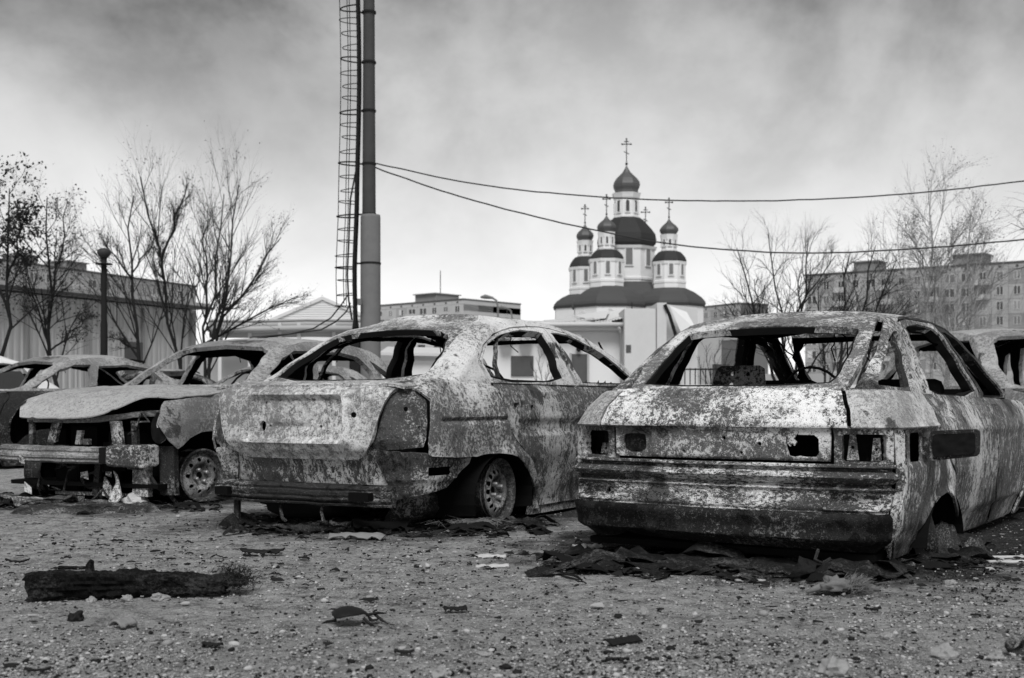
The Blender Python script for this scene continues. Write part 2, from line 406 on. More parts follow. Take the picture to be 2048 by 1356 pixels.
def wheel(parent, pos, side, r=.195, nh=12, width=.15, mat=None, matd=None, steer=0., camber=0., lug=4, name='wheel', hole_r=.016, hole_at=.70, sink=0.):
    """steel rim: barrel, pierced disc, nuts; side=+1 faces the car's right"""
    root = bpy.data.objects.new(name, None); COL.objects.link(root); root.parent = parent; root.location = pos
    root.rotation_euler = (0, camber, steer if side > 0 else PI+steer)      # local +x is the outside
    mat = mat or M['rim']; matd = matd or M['rimdark']
    b = MB(); k = r/.195
    prof = [(.170*k,-.02),(.178*k,-.004),(.190*k,.004),(.197*k,.002),(.198*k,-.006),(.186*k,-.014),(.172*k,-.03),(.160*k,-.06),(.168*k,-.11),(.185*k,-width+.01),(.197*k,-width),(.19*k,-width-.004),(.15*k,-.10),(.157*k,-.05),(.170*k,-.02)]
    b.lathe(prof, 40, (0,0), 0, 0, 'x'); b.build('rim', [matd], root, True)
    R0 = .168*k
    holes = [circ(R0*hole_at*math.cos(2*PI*(i+.5)/nh), R0*hole_at*math.sin(2*PI*(i+.5)/nh), hole_r*k, 8) for i in range(nh)]
    holes.append(circ(0, 0, .026*k, 12))
    pts, fs = cdt(circ(0, 0, R0, 44), holes, .012)
    def f(y, z):
        q = math.hypot(y, z)/R0
        x = -.035-.012*sst(q, .8, 1.0)+.022*math.exp(-((q-.62)/.16)**2)-.018*(1-sst(q, .32, .5))
        return y, x, z
    sheet('disc', pts, fs, f, [mat, M['soot']], root, .004)
    for i in range(lug):
        a = 2*PI*i/lug+.5; c = (R0*.28*math.cos(a), R0*.28*math.sin(a))
        n = MB(); n.lathe([(.0001,-.022),(.008,-.022),(.014,-.028),(.014,-.060)], 6, c, 0, 0, 'x')
        n.v = [(x+.015, y, z) for x, y, z in n.v]; n.build('wheel_nut', [M['nut']], root)
    d = MB(); d.lathe([(.0001,-.055),(.105*k,-.06),(.115*k,-.075),(.115*k,-.13),(.0001,-.135)], 20, (0,0), 0, 0, 'x'); d.build('brake_drum', [M['char']], root, True)
    return root
def plate(name, poly, holes, mapf, mat, parent, thick=.006, h=.03):
    pts, fs = cdt(poly, holes, h); return sheet(name, pts, fs, mapf, [mat, mat], parent, thick)
def beam_bar(name, prof, x0, x1, curve, parent, mats, n=14, rise=lambda x: 0.0):
    """profile (y, z) swept across the car from x0 to x1, bowed in plan"""
    b = MB(); L = len(prof); base = 0
    for i in range(n+1):
        x = x0+(x1-x0)*i/n; dy = curve(x)
        for y, z in prof: b.v.append((x, y+dy, z+rise(x)+.006*noise.noise(Vector((x*9,y*9,z*9)))))
    for i in range(n):
        for j in range(L):
            j2 = (j+1) % L; b.f.append((i*L+j, (i+1)*L+j, (i+1)*L+j2, i*L+j2)); b.m.append(0)
    b.f.append(tuple(range(L))); b.m.append(0); b.f.append(tuple(n*L+j for j in range(L))[::-1]); b.m.append(0)
    return b.build(name, mats, parent)
def cabin_bits(c, x, y, z, roof, seed, y0, y1):
    """burnt steering wheel on its column and wires hanging from the bare roof"""
    b = MB(); n = 20; rr = .18; til = .5
    P = [(x+rr*math.cos(2*PI*i/n), y+rr*math.sin(2*PI*i/n)*math.sin(til)*-1, z+rr*math.sin(2*PI*i/n)*math.cos(til)) for i in range(n+1)]
    b.tube(P,.009,6); b.tube([(x-rr,y,z),(x+rr,y,z)],.008,5); b.tube([(x,y,z),(x,y+.25,z-.14),(x,y+.5,z-.25)],.022,6); b.build('steering_wheel',[M['char']],c)
    rnd = random.Random(seed)
    for i in range(5):
        p = Vector((rnd.uniform(-.45,.45),rnd.uniform(y0,y1),roof-.03)); pts = [p]
        for k in range(4): p = p+Vector((rnd.gauss(0,.03),rnd.gauss(0,.03),-rnd.uniform(.02,.07))); pts.append(p)
        w = MB(); w.tube(pts,.004,4); w.build('hanging_wire',[M['char']],c)
    for i in range(4):
        yy = y0+(y1-y0)*(i+.5)/4; w = MB(); w.tube([(-.5,yy,roof-.06),(-.25,yy,roof-.03),(0,yy,roof-.022),(.25,yy,roof-.03),(.5,yy,roof-.06)],.012,5); w.build('roof_rib',[M['soot']],c)
# ================================================================== the two-tone burnt saloon in the middle
def car_middle():
    W = Shell(.845,-.99,3.42,.24,.45,
      side=[(.1,.07),(.25,.03),(.42,.0),(.6,.005),(.72,.025),(.80,.055),(.86,.10),(.90,.15)],
      rear=[(.2,.12),(.36,.07),(.46,.03),(.52,.0),(.74,.02),(.80,.05),(.84,.10),(.87,.18)],
      front=[(.2,.05),(.5,0),(.75,.15)],bow=.07,taper=.02,tapf=.08)
    G = Shell(.76,-.66,2.68,.22,.16,
      side=[(.84,0),(1.0,.055),(1.12,.11),(1.2,.16),(1.27,.235),(1.32,.30)],
      rear=[(.84,0),(.95,.20),(1.08,.43),(1.16,.58),(1.22,.74),(1.27,.98),(1.32,1.1)],
      front=[(.84,0),(1.0,.38),(1.06,.50),(1.17,.80),(1.22,.93),(1.27,1.12),(1.32,1.2)],bow=.10,bowf=.15,taper=.03,tapf=.05)
    R = (1.332,.08,.80,.84,.05,.53); lo, hi = 1.0, 1.333
    c = thing('burnt_saloon_car','burnt-out saloon car in the middle with pale boot lid and bare rear beam','car',(-.763,7.72,0),math.radians(-30),'burnt-out cars in the parking lot')
    # rear: boot lid with number-plate pressing
    def lid_d(s, z):
        d = .012+rec(s, z, -.385,.355,.52,.765,-.042,.035)+rec(s, z, -.18,.10,.575,.615,-.016,.015)+.010*(rec(s,z,-.41,.38,.50,.79,1,.03)-rec(s,z,-.38,.35,.52,.765,1,.03))+.012*sst(z,.50,.42)*0
        d += bumpy(s,z,(-.26,.60),.03,-.004)+bumpy(s,z,(.25,.62),.06,-.012)+rec(s,z,.42,.56,.50,.76,-.018,.05)
        d += -.012*sst(s,.565,.62)*sst(z,.8,.6)-.022*(1-sst(z,.425,.47))
        return d+wob(s,z,.006,4,2.)
    right = [(.735,.834),(.69,.79),(.64,.72),(.607,.66),(.575,.58),(.545,.515),(.508,.465),(.469,.435),(.426,.418),(.36,.412)]
    left = [(-x,z) for x,z in right][::-1]
    lid = [(.66,.846)]+right+left+[(-.66,.846)]
    lid = lid[::-1]
    holes = [circ(-.262,.598,.026,9,.033),circ(-.20,.60,.009,6),circ(.185,.60,.010,6),circ(-.255,.735,.009,6,.012),circ(.435,.668,.017,8),circ(-.14,.745,.005,5),circ(.12,.748,.005,5),rrect(-.256,-.251,.64,.72,.001,1)]
    panel('boot_lid',W,lid,M['ash'],c,holes,lid_d,.016,.02,seed=1.)
    for sg in (1,-1):
        m = (lambda p: p) if sg > 0 else mir
        cav = [(.745,.832),(.831,.803),(.923,.747),(.912,.67),(.895,.529),(.862,.488),(.587,.47),(.50,.45),(.53,.50),(.56,.56),(.60,.66),(.64,.74),(.70,.81)][::-1]
        panel('lamp_recess',W,m(cav),M['mottled'],c,[m(circ(.762,.70,.015,8)),m(circ(.84,.60,.008,6))],lambda s,z: -.036+bumpy(abs(s),z,(.73,.62),.07,-.012)+bumpy(abs(s),z,(.80,.75),.05,.01)+wob(s,z,.008,9,3.),.018,.012,seed=3.)
        # quarter panel with wheel arch
        q = [(.62,.846),(.742,.843),(.833,.81),(.928,.75),(.917,.67),(.90,.529),(.872,.447),(.885,.437),(1.10,.424),(1.356,.419),(1.43,.428),(1.506,.431),(1.59,.431),(1.66,.426),(1.75,.417),(1.841,.395),(1.915,.355),(1.97,.308),(2.035,.245),(2.085,.186),(2.13,.12),(2.145,.05),
             (2.20,.05),(2.176,.10),(2.108,.256),(2.025,.355),(1.93,.43),(1.857,.49),(1.80,.57),(1.779,.628),(1.772,.70),(1.755,.755),(1.70,.81),(1.60,.862),(.93,.872),(.80,.868)]
        def qd(s, z):
            s = abs(s)
            d = -.014*math.exp(-((z-.632)/.010)**2)*sst(s,.98,1.03)+.006*sst(z,.64,.65)*sst(s,.98,1.03)*(1-sst(z,.66,.74))
            d += .012*math.exp(-(max(0,math.hypot((s-1.72)*.62,z-.19)-.25)/.018)**2)*(1-sst(z,.45,.5))
            d += bumpy(s,z,(1.15,.72),.06,-.006)+bumpy(s,z,(1.35,.70),.05,-.005)
            return d+wob(s,z,.005,5,4.)
        panel('quarter_panel',W,m(q[::-1]),M['flaked'],c,(),qd,.02,.014,seed=4.)
        # bare metal below the missing bumper
        low = [(.50,.475),(.87,.452),(1.08,.437),(1.34,.424),(1.30,.38),(1.21,.335),(1.10,.278),(1.05,.25),(.86,.225),(.63,.185),(.60,.27),(.55,.36)]
        panel('bumper_bracket_panel',W,m(low[::-1]),M['mottled'],c,[m(rrect(.865,1.10,.325,.372,.006))],lambda s,z: -.03+rec(abs(s),z,.70,.74,.2,.46,.02,.02)+rec(abs(s),z,.60,.64,.27,.46,.015,.02)+rec(abs(s),z,.5,1.2,.30,.31,.012,.02)+wob(s,z,.006,10,5.),.018,.012,seed=5.)
        panel('rear_door',W,m([(1.64,.862),(1.715,.812),(1.77,.757),(1.788,.70),(1.795,.63),(1.815,.57),(1.873,.49),(1.945,.428),(2.04,.355),(2.122,.256),(2.19,.10),(2.205,.068),(2.83,.068),(2.86,.4),(2.875,.62),(2.885,.74),(2.88,.855)]),M['door'],c,
              [m(rrect(1.89,1.955,.705,.735,.005)),m(circ(2.12,.70,.022,8))] ,
              lambda s,z: bumpy(abs(s),z,(2.03,.708),.055,-.03)+rec(abs(s),z,1.93,2.9,.535,.605,-.020,.014)-.016*math.exp(-((z-.612)/.009)**2)*sst(abs(s),1.85,1.95)+bumpy(abs(s),z,(2.4,.33),.2,-.022)+wob(s,z,.006,4,6.),.02,.03,seed=6.)
        panel('front_door',W,m([(2.89,.855),(2.895,.74),(2.885,.62),(2.87,.4),(2.84,.068),(3.88,.068),(3.95,.3),(3.96,.70),(3.93,.845)]),M['door'],c,
              [m(rrect(3.0,3.07,.70,.73,.005))],lambda s,z: rec(abs(s),z,2.9,3.9,.535,.605,-.012,.016)+wob(s,z,.006,4,7.),.035,.03,seed=7.)
        fa = [(3.97,.845),(3.97,.3),(3.90,.068),(3.97,.068)]+[(4.33+.33*math.cos(math.radians(a)),.17+.26*math.sin(math.radians(a))) for a in range(180,-1,-15)]+[(4.80,.12),(5.1,.15),(5.2,.55),(4.95,.70),(4.5,.78)]
        panel('front_fender',W,m(fa),M['flaked'],c,(),None,.04,.014,seed=8.)
        panel('sill',W,m([(2.13,.012),(2.16,.064),(3.95,.064),(3.92,.012)]),M['door'],c,(),lambda s,z: -.012,.04,.05,seed=9.)
        # upper side: rear pillar, roof rail, door frames
        zt = lambda s: ztop(G,R,s,lo,hi)
        up = [(.56,.85),(1.255,.85),(1.10,.93),(.985,.985),(.925,1.04),(.91,1.09),(.93,1.135),(1.0,1.17),(1.114,1.203),(1.3,1.226),(1.6,1.243),(1.9,1.252),(2.3,1.257),(2.8,1.253),(3.2,1.232),(3.5,1.19),(3.66,1.13),(3.73,1.0),(3.74,.84),(4.02,.84)]
        n = 40; edge = [(4.02+(.66-4.02)*i/n,) for i in range(n+1)]
        up += [(s[0], zt(s[0])) for s in edge]+[(.655,1.15),(.64,1.05),(.625,.95)]
        panel('rear_pillar',G,m(up),M['flaked'],c,(),lambda s,z: wob(s,z,.004,5,11.),.03,.045,seed=11.)
        fr = [(1.262,.853),(1.105,.935),(.992,.99),(.935,1.045),(.922,1.09),(.942,1.13),(1.01,1.163),(1.118,1.196),(1.3,1.219),(1.6,1.236),(1.9,1.245),(2.3,1.25),(2.46,1.249),(2.43,1.10),(2.42,.95),(2.40,.85)]
        ho = chaikin([(1.30,.88),(1.14,.955),(1.02,1.01),(.985,1.06),(1.0,1.11),(1.12,1.155),(1.35,1.185),(1.7,1.203),(2.24,1.214),(2.28,1.16),(2.25,1.0),(2.24,.875)],1)
        framed('rear_door_frame',G,expand(fr,-.006),ho,M['flaked'],c,m,lambda s,z: .006,.03,.05,12.)
        panel('window_bar',G,m([(1.40,.87),(1.43,.87),(1.27,1.03),(1.20,1.165),(1.165,1.16),(1.23,1.03)]),M['sooty'],c,(),lambda s,z: -.02,.03,.02,seed=12.)
        ff = [(2.44,.85),(2.455,.95),(2.468,1.10),(2.49,1.25),(2.8,1.245),(3.2,1.225),(3.48,1.184),(3.63,1.12),(3.70,1.0),(3.71,.85)]
        fh = [(2.56,.875),(2.57,1.0),(2.60,1.21),(2.85,1.21),(3.15,1.193),(3.40,1.155),(3.53,1.10),(3.60,1.0),(3.62,.875)]
        framed('front_door_frame',G,expand(ff,-.006),fh,M['flaked'],c,m,lambda s,z: .006,.03,.05,13.)
    # sheet below the lid, rear window frame, deck
    panel('rear_panel',W,[(-.72,.48),(-.76,.27),(.64,.27),(.56,.40),(.50,.48)][::1],M['streaked'],c,(),lambda s,z: -.045+.008*math.sin(s*45)*rec(s,z,-.7,.6,.30,.40,1,.04)+wob(s,z,.006,7,14.),.018,.012,seed=14.)
    zt = lambda s: ztop(G,R,s,lo,hi)
    outer = [(-.66,.855),(.66,.855)]+[(.665,1.0),(.675,1.1)]+[(.68-(1.36)*i/20,zt(.68-1.36*i/20)) for i in range(21)]+[(-.675,1.1),(-.665,1.0)]
    hole = chaikin([(-.60,.872),(.60,.872),(.615,1.0),(.60,1.10),(.565,1.178),(.30,1.196),(0,1.20),(-.30,1.196),(-.565,1.178),(-.60,1.10),(-.615,1.0)],1)
    framed('rear_window_frame',G,outer,hole,M['roofA'],c,lambda p: p,lambda s,z: -.006,.025,.035,15.,.012)
    roof_panel('roof',G,R,lo,hi,M['roofA'],c,16.,.0035,.02,.04,dent=lambda u,v: -.012*math.exp(-((u-.35)**2+(v-.0)**2)*12))
    wf = [(3.80,.86),(4.697,.86),(4.697,.875),(3.88,.875),(3.86,1.0),(3.86,1.15),(3.9,1.2),(4.697,1.21),(4.697,1.235),(3.85,1.235)]
    panel('windscreen_frame',G,[(-x,z) for x,z in wf],M['flaked'],c,(),None,.04,.03); panel('windscreen_frame',G,wf[::-1],M['flaked'],c,(),None,.04,.03)
    deck = [(-.70,-.87),(-.4,-.905),(0,-.92),(.4,-.905),(.70,-.87),(.735,-.6),(.60,-.52),(0,-.615),(-.60,-.52),(-.735,-.6)]
    pts, fs = cdt(deck,(),.03)
    sheet('boot_deck',pts,fs,lambda x,y: (y,x,.838+.028*sst(y,-.92,-.62)+wob(x,y,.005,6,17.)-.02*sst(abs(x),.6,.75)),[M['ash'],M['soot']],c,.015)
    hood = [(-.70,2.45),(.70,2.45),(.74,2.7),(.70,3.15),(.35,3.33),(0,3.36),(-.35,3.33),(-.70,3.15),(-.74,2.7)]
    pts, fs = cdt(hood,(),.06)
    sheet('bonnet',pts,fs,lambda x,y: (y,x,.86-.14*sst(y,2.4,3.5)-.05*(x/.75)**2),[M['ash'],M['soot']],c,.015)
    # bare bumper beam with two slots, hooks, underside
    prof = [(0,.275),(-.035,.268),(-.05,.255),(-.045,.243),(-.056,.235),(-.056,.218),(-.05,.205),(-.056,.193),(-.05,.183),(-.03,.178),(-.05,.168),(-.045,.158),(0,.155)]
    bb = beam_bar('rear_bumper_beam',prof,-.63,.66,lambda x: -.945+.05*(x/.65)**2,c,[M['blackbar']])
    for x0,x1 in ((-.575,-.475),(.42,.555)):
        b = MB(); b.box(x0,x1,-1.012,-.93,.193,.238); b.build('beam_slot',[M['soot']],bb)
    for x in (-.50,-.12,.18):
        b = MB(); b.tube([(x,-.93,.16),(x,-.95,.12),(x+.04,-.98,.07),(x+.08,-1.0,.06)] if x>-.4 else [(x,-.9,.2),(x,-.9,.08),(x,-.9,.0)],.010 if x>-.4 else .022,6); b.build('tow_hook',[M['sooty']],c)
    b = MB(); b.box(-.45,.45,-.80,3.2,.17,.19); b.box(-.72,.72,.42,2.2,.13,.165); b.box(-.7,.7,-.14,-.04,.15,.84); b.box(-.72,.72,2.55,2.6,.1,.8); b.build('floor_pan',[M['soot']],c)
    for sg in (1,-1):
        for u0 in (0.0,2.6):
            n=16; b = MB()
            for i in range(n):
                a0, a1 = -.3+PI*1.2*i/n, -.3+PI*1.2*(i+1)/n; rr=.36
                b.add([(sg*.50,u0+rr*math.cos(a0),.16+rr*math.sin(a0)),(sg*.50,u0+rr*math.cos(a1),.16+rr*math.sin(a1)),(sg*.83,u0+rr*math.cos(a1)*.97,.16+rr*.75*math.sin(a1)),(sg*.83,u0+rr*math.cos(a0)*.97,.16+rr*.75*math.sin(a0))],[(0,1,2,3)])
            b.box(sg*.5-.03,sg*.5+.01,u0-.42,u0+.42,.05,.52)
            b.build('wheel_housing',[M['soot']],c)
    wheel(c,(.80,0,.197),1,.197,15,.17,steer=.04,camber=-.03); wheel(c,(-.80,0,.197),-1,.197,15,.17)
    wheel(c,(.80,2.6,.197),1,.197,15,.17); wheel(c,(-.80,2.6,.197),-1,.197,15,.17)
    b = MB(); b.tube([(.35,-.55,.02),(.45,-.5,.12),(.5,-.3,.14),(.5,-.1,.1)],[.03,.10,.10,.05],8); b.build('silencer',[M['sooty']],c,True)
    b = MB(); b.lathe([(.01,.05),(.20,.055),(.27,.09),(.29,.17)],24,(-.15,-.62)); b.build('spare_wheel_well',[M['char']],c,True)
    cabin_bits(c,-.36,1.75,.86,1.30,3,.3,1.4)
    # hanging wire in the front window
    b = MB(); b.tube([(.60,1.78,1.18),(.62,1.86,1.08),(.64,1.98,.98),(.66,2.12,.90)],.008,5); b.build('loose_seal',[M['char']],c)
    return c
# ================================================================== the saloon with the hatch-like rear window on the right
def car_right():
    W = Shell(.835,-.89,3.30,.16,.4,
      side=[(.03,.10),(.06,.08),(.2,.03),(.4,.0),(.6,.0),(.625,.005),(.7,.035),(.77,.085),(.82,.13)],
      rear=[(.03,.12),(.06,.10),(.14,.03),(.26,.0),(.34,.03),(.5,.04),(.60,.04),(.64,.03),(.72,.07),(.78,.13),(.81,.18)],
      front=[(.2,.05),(.5,0),(.75,.15)],bow=.08,taper=.02,tapf=.06)
    G = Shell(.72,-.68,2.28,.14,.14,
      side=[(.79,0),(.95,.06),(1.08,.12),(1.15,.165),(1.20,.215),(1.25,.27)],
      rear=[(.79,0),(.9,.17),(1.0,.33),(1.1,.50),(1.15,.62),(1.19,.80),(1.25,.95)],
      front=[(.79,0),(.83,.1),(.96,.42),(1.08,.70),(1.148,.88),(1.19,1.03),(1.25,1.2)],bow=.06,bowf=.12,taper=.02,tapf=.05)
    R = (1.228,.060,.65,.78,.045,.53); lo, hi = .95, 1.226
    c = thing('burnt_sedan_car','burnt-out sedan with flaking white boot and open fuel flap, nearest wreck on the right','car',(1.389,6.182,0),math.radians(-33.2),'burnt-out cars in the parking lot')
    zt = lambda s: ztop(G,R,s,lo,hi)
    def lid_d(s, z):
        d = .014*sst(z,.618,.632)-.004
        d += rec(s,z,-.52,-.345,.482,.60,-.018,.02)
        d += bumpy(s,z,(.05,.575),.02,.008)+bumpy(s,z,(.21,.555),.02,.008)-.012*(1-sst(z,.482,.492))
        return d+wob(s,z,.004,5,21.)
    lid_up = [(-.655,.806),(-.625,.629),(.622,.629),(.655,.806)]
    lid = [(-.54,.6255),(-.535,.482),(.535,.482),(.54,.6255)]
    holes = [[(.345,.595),(.345,.555),(.358,.545),(.366,.560),(.376,.548),(.385,.565),(.372,.578),(.385,.597),(.465,.597),(.485,.58),(.487,.52),(.472,.498),(.43,.494),(.40,.502),(.372,.494),(.352,.503),(.345,.53),(.338,.555),(.338,.58)],chaikin([(-.50,.50),(-.375,.50),(-.372,.58),(-.39,.592),(-.49,.59),(-.505,.575)],1),circ(.045,.578,.012,8),circ(.215,.555,.011,7),circ(-.16,.515,.008,6),circ(.13,.513,.008,6)]
    panel('boot_lid',W,lid_up,M['speckled'],c,(),lid_d,.016,.016,seed=21.)
    panel('boot_lid_lower',W,lid,M['flaked'],c,holes,lid_d,.014,.016,seed=21.)
    panel('lamp_plate',W,rrect(-.53,-.345,.485,.605,.01),M['sooty'],c,[circ(-.44,.50,.010,7)],lambda s,z: -.045+rec(s,z,-.47,-.40,.51,.58,.012,.015),.02,.006,seed=36.)
    for sg in (1,-1):
        m = (lambda p: p) if sg > 0 else mir
        panel('lamp_housing',W,m([(.552,.625),(.552,.472),(.805,.474),(.808,.625)]),M['mottled'],c,[m(rrect(.585,.775,.484,.602,.015))],lambda s,z: -.006+.006*sst(abs(s),.785,.80),.016,.05,seed=22.)
        qu = [(.672,.797),(.640,.632),(1.506,.632),(1.512,.65),(1.50,.72),(1.455,.785),(1.0,.795)]
        q = [(.905,.627),(.908,.47),(.912,.27),(.915,.12),(.93,.045),(1.22,.045),(1.245,.10),(1.27,.156),(1.33,.205),(1.428,.258),(1.53,.297),(1.637,.311),(1.75,.30),(1.845,.267),(1.93,.205),(2.0,.14),(2.06,.05),
             (2.105,.04),(2.03,.17),(1.905,.306),(1.81,.385),(1.71,.449),(1.58,.535),(1.50,.605),(1.504,.627)]
        panel('corner_panel',W,m([(.820,.622),(.828,.47),(.838,.27),(.845,.12),(.88,.055),(.92,.045),(.905,.12),(.902,.27),(.898,.47),(.895,.625)]),M['mottled'],c,(),lambda s,z: -.014+.016*math.exp(-((abs(s)-.850)/.008)**2)+.010*math.exp(-((abs(s)-.880)/.006)**2),.012,.014,seed=22.)
        def qd(s, z):
            s = abs(s); d = .008*math.exp(-((z-.63)/.008)**2)-.006*sst(z,.622,.612)
            d += rec(s,z,.96,1.24,.46,.62,-.012,.02)
            d += .016*math.exp(-(max(0,math.hypot((s-1.65)*.66,z-.05)-.255)/.02)**2)*(1-sst(z,.33,.36))-.006*math.exp(-((z-.155)/.01)**2)*(1-sst(s,1.2,1.25))
            return d+wob(s,z,.007,4,23.)
        panel('quarter_panel',W,m(q),M['streaked'],c,[m(rrect(.992,1.20,.478,.606,.02))] if sg>0 else (),qd,.018,.014,seed=23.)
        panel('quarter_shoulder',W,m(qu),M['shoulder'],c,(),qd,.02,.014,seed=23.)
        panel('rear_door',W,m([(1.485,.780),(1.527,.72),(1.54,.65),(1.518,.61),(1.60,.535),(1.725,.452),(1.825,.388),(1.922,.308),(2.05,.17),(2.13,.04),(2.975,.04),(2.9,.2),(2.823,.346),(2.785,.45),(2.762,.573),(2.758,.73),(2.755,.765)]),M['door'],c,[m(rrect(1.70,1.79,.685,.715,.006))] if sg<0 else (),
              lambda s,z: .006*math.exp(-((z-.60)/.008)**2)-.006*sst(z,.596,.585)+rec(abs(s),z,1.68,1.86,.665,.725,-.022,.025)-.014*(1-sst(z,.16,.18))+wob(s,z,.009,3,24.),.02,.03,seed=24.)
        panel('front_door',W,m([(2.775,.765),(2.778,.73),(2.782,.573),(2.805,.45),(2.843,.346),(2.92,.2),(2.995,.04),(3.72,.04),(3.80,.3),(3.82,.6),(3.80,.75)]),M['door'],c,(),
              lambda s,z: .006*math.exp(-((z-.585)/.008)**2)-.006*sst(z,.58,.57)+rec(abs(s),z,2.88,3.06,.655,.715,-.022,.025)-.014*(1-sst(z,.16,.18))+wob(s,z,.012,3,25.),.025,.03,seed=25.)
        fa = [(3.83,.75),(3.84,.6),(3.82,.3),(3.74,.04),(3.85,.04)]+[(4.17+.32*math.cos(math.radians(a)),.06+.26*math.sin(math.radians(a))) for a in range(180,-1,-15)]+[(4.60,.05),(4.95,.08),(5.0,.45),(4.8,.60),(4.4,.69)]
        panel('front_fender',W,m(fa),M['streaked'],c,(),None,.04,.014,seed=26.)
        # greenhouse side
        qs = [(.582,.795),(1.325,.785),(1.30,.86),(1.225,.994),(1.08,1.09),(.93,1.147),(.92,zt(.92)),(.80,zt(.80)),(.712,zt(.712)),(.706,1.10),(.676,1.0),(.637,.9)]
        panel('rear_pillar',G,m(qs),M['streaked'],c,[m(chaikin([(.695,.81),(1.15,.806),(1.16,.86),(1.08,.965),(.96,1.05),(.83,1.095),(.758,1.07),(.712,.95),(.685,.84)],1))],lambda s,z: wob(s,z,.004,6,27.),.02,.03,seed=27.)
        panel('window_bar',G,m([(1.10,.80),(1.18,.80),(1.05,1.0),(.90,1.095),(.86,1.09),(.99,.985)]),M['sooty'],c,(),lambda s,z: -.022,.03,.02,seed=27.)
        rail = [(.93,1.152)]+[(s, zt(s)-.016) for s in (1.2,1.6,2.0,2.4,2.8,3.1,3.3)]+[(3.37,1.05),(3.39,.95),(3.39,.82),(3.40,.78),(3.62,.78),(3.60,.9),(3.58,1.0)]+[(3.56-(3.56-.92)*i/30, zt(3.56-(3.56-.92)*i/30)) for i in range(31)]
        panel('roof_rail',G,m(rail),M['sooty'],c,(),None,.03,.045,seed=28.)
        fr = [(1.345,.778),(1.318,.86),(1.243,.994),(1.10,1.092),(.955,1.142),(1.2,zt(1.2)-.02),(1.6,zt(1.6)-.02),(2.0,zt(2.0)-.02),(2.5,zt(2.5)-.02),(2.62,zt(2.62)-.02),(2.56,1.0),(2.53,.9),(2.515,.762)]
        ho = chaikin([(1.45,.785),(1.425,.87),(1.36,.985),(1.24,1.08),(1.20,1.115),(1.5,1.13),(2.3,1.135),(2.42,1.12),(2.42,1.0),(2.40,.9),(2.40,.775)],1)
        framed('rear_door_frame',G,expand(fr,-.006),ho,M['streaked'],c,m,lambda s,z: .004,.025,.045,29.)
        ff = [(2.53,.762),(2.545,.9),(2.575,1.0),(2.635,zt(2.635)-.02),(2.9,zt(2.9)-.022),(3.15,zt(3.15)-.028),(3.28,1.10),(3.345,1.0),(3.365,.9),(3.37,.762)]
        fh = [(2.64,.778),(2.655,.9),(2.685,1.0),(2.74,1.115),(2.95,1.11),(3.10,1.09),(3.20,1.04),(3.25,.95),(3.27,.86),(3.275,.778)]
        framed('front_door_frame',G,expand(ff,-.006),fh,M['sooty'],c,m,lambda s,z: .004,.025,.045,30.)
        lc = panel('lamp_bowl',W,m([(.56,.62),(.56,.475),(.80,.475),(.80,.62)]),M['char'],c,(),lambda s,z: -.13+.05*sst(s,.66,.70)*sst(s,0,.1)-.03*sst(s,.72,.73),.02,.01,seed=30.)
    # rear window surround
    ring = [(-.66,.80),(.542,.80),(.594,.9),(.634,1.0),(.662,1.10),(.67,1.13)]+[(.672-1.36*i/20, zt(.672-1.36*i/20)) for i in range(21)]+[(-.688,1.13),(-.68,1.10),(-.652,1.0),(-.612,.9)]
    ring[0] = (-.56,.80)
    hole = chaikin([(-.49,.822),(.45,.822),(.49,.86),(.53,.96),(.568,1.06),(.575,1.10),(.3,1.112),(0,1.115),(-.3,1.112),(-.575,1.10),(-.568,1.06),(-.53,.96),(-.51,.86)],1)
    framed('rear_window_frame',G,ring,hole,M['roofA'],c,lambda p: p,lambda s,z: .008*math.exp(-((abs(s)-.60-.1*(z-.8))/.015)**2)+wob(s,z,.003,22,31.),.018,.035,31.,.012)
    roof_panel('roof',G,R,lo,hi,M['roofA'],c,32.,.003,.02,.04)
    wf = [(3.62,.80),(4.27,.80),(4.27,.815),(3.70,.815),(3.68,.95),(3.68,1.08),(3.74,1.13),(4.27,1.14),(4.27,1.165),(3.66,1.165)]
    panel('windscreen_frame',G,[(-x,z) for x,z in wf],M['sooty'],c,(),None,.04,.03); panel('windscreen_frame',G,wf[::-1],M['sooty'],c,(),None,.04,.03)
    # ribbed valance with two lamp pockets, and the burnt bumper sill
    def vd(s, z):
        d = .014*math.exp(-((z-.462)/.006)**2)-.034*math.exp(-((z-.446)/.008)**2)+.028*math.exp(-((z-.415)/.017)**2)-.036*math.exp(-((z-.378)/.009)**2)+.014*math.exp(-((z-.362)/.005)**2)
        a = abs(s)
        d += rec(a,z,.545,.765,.283,.352,-.034,.014)+.012*(rec(a,z,.53,.78,.272,.362,1,.012)-rec(a,z,.548,.762,.286,.348,1,.012))
        d += -.014*math.exp(-((z-.268)/.008)**2)+bumpy(s,z,(-.30,.335),.05,-.008)
        return d+wob(s,z,.004,9,33.)
    panel('rear_valance',W,[(-.815,.472),(-.825,.262),(.825,.262),(.815,.472)],M['valance'],c,[circ(-.60,.315,.012,8)],vd,.010,.012,seed=33.)
    def bd(s, z): return .018*sst(z,.262,.245)+.012*math.exp(-((z-.15)/.02)**2)-.03*(1-sst(z,.105,.14))+wob(s,z,.008,5,34.)
    panel('rear_bumper',W,[(-.83,.26),(-.86,.10),(-.80,.075),(-.62,.095),(-.50,.125),(-.44,.105),(-.2,.10),(.3,.095),(.6,.09),(.80,.085),(.835,.12),(.83,.26)],M['bumper'],c,(),bd,.018,.02,seed=34.)
    deck = [(-.58,-.70),(.58,-.70),(.60,-.60),(0,-.66),(-.60,-.60)]
    pts, fs = cdt(deck,(),.03)
    sheet('boot_deck',pts,fs,lambda x,y: (y,x,.803),[M['speckled'],M['soot']],c,.01)
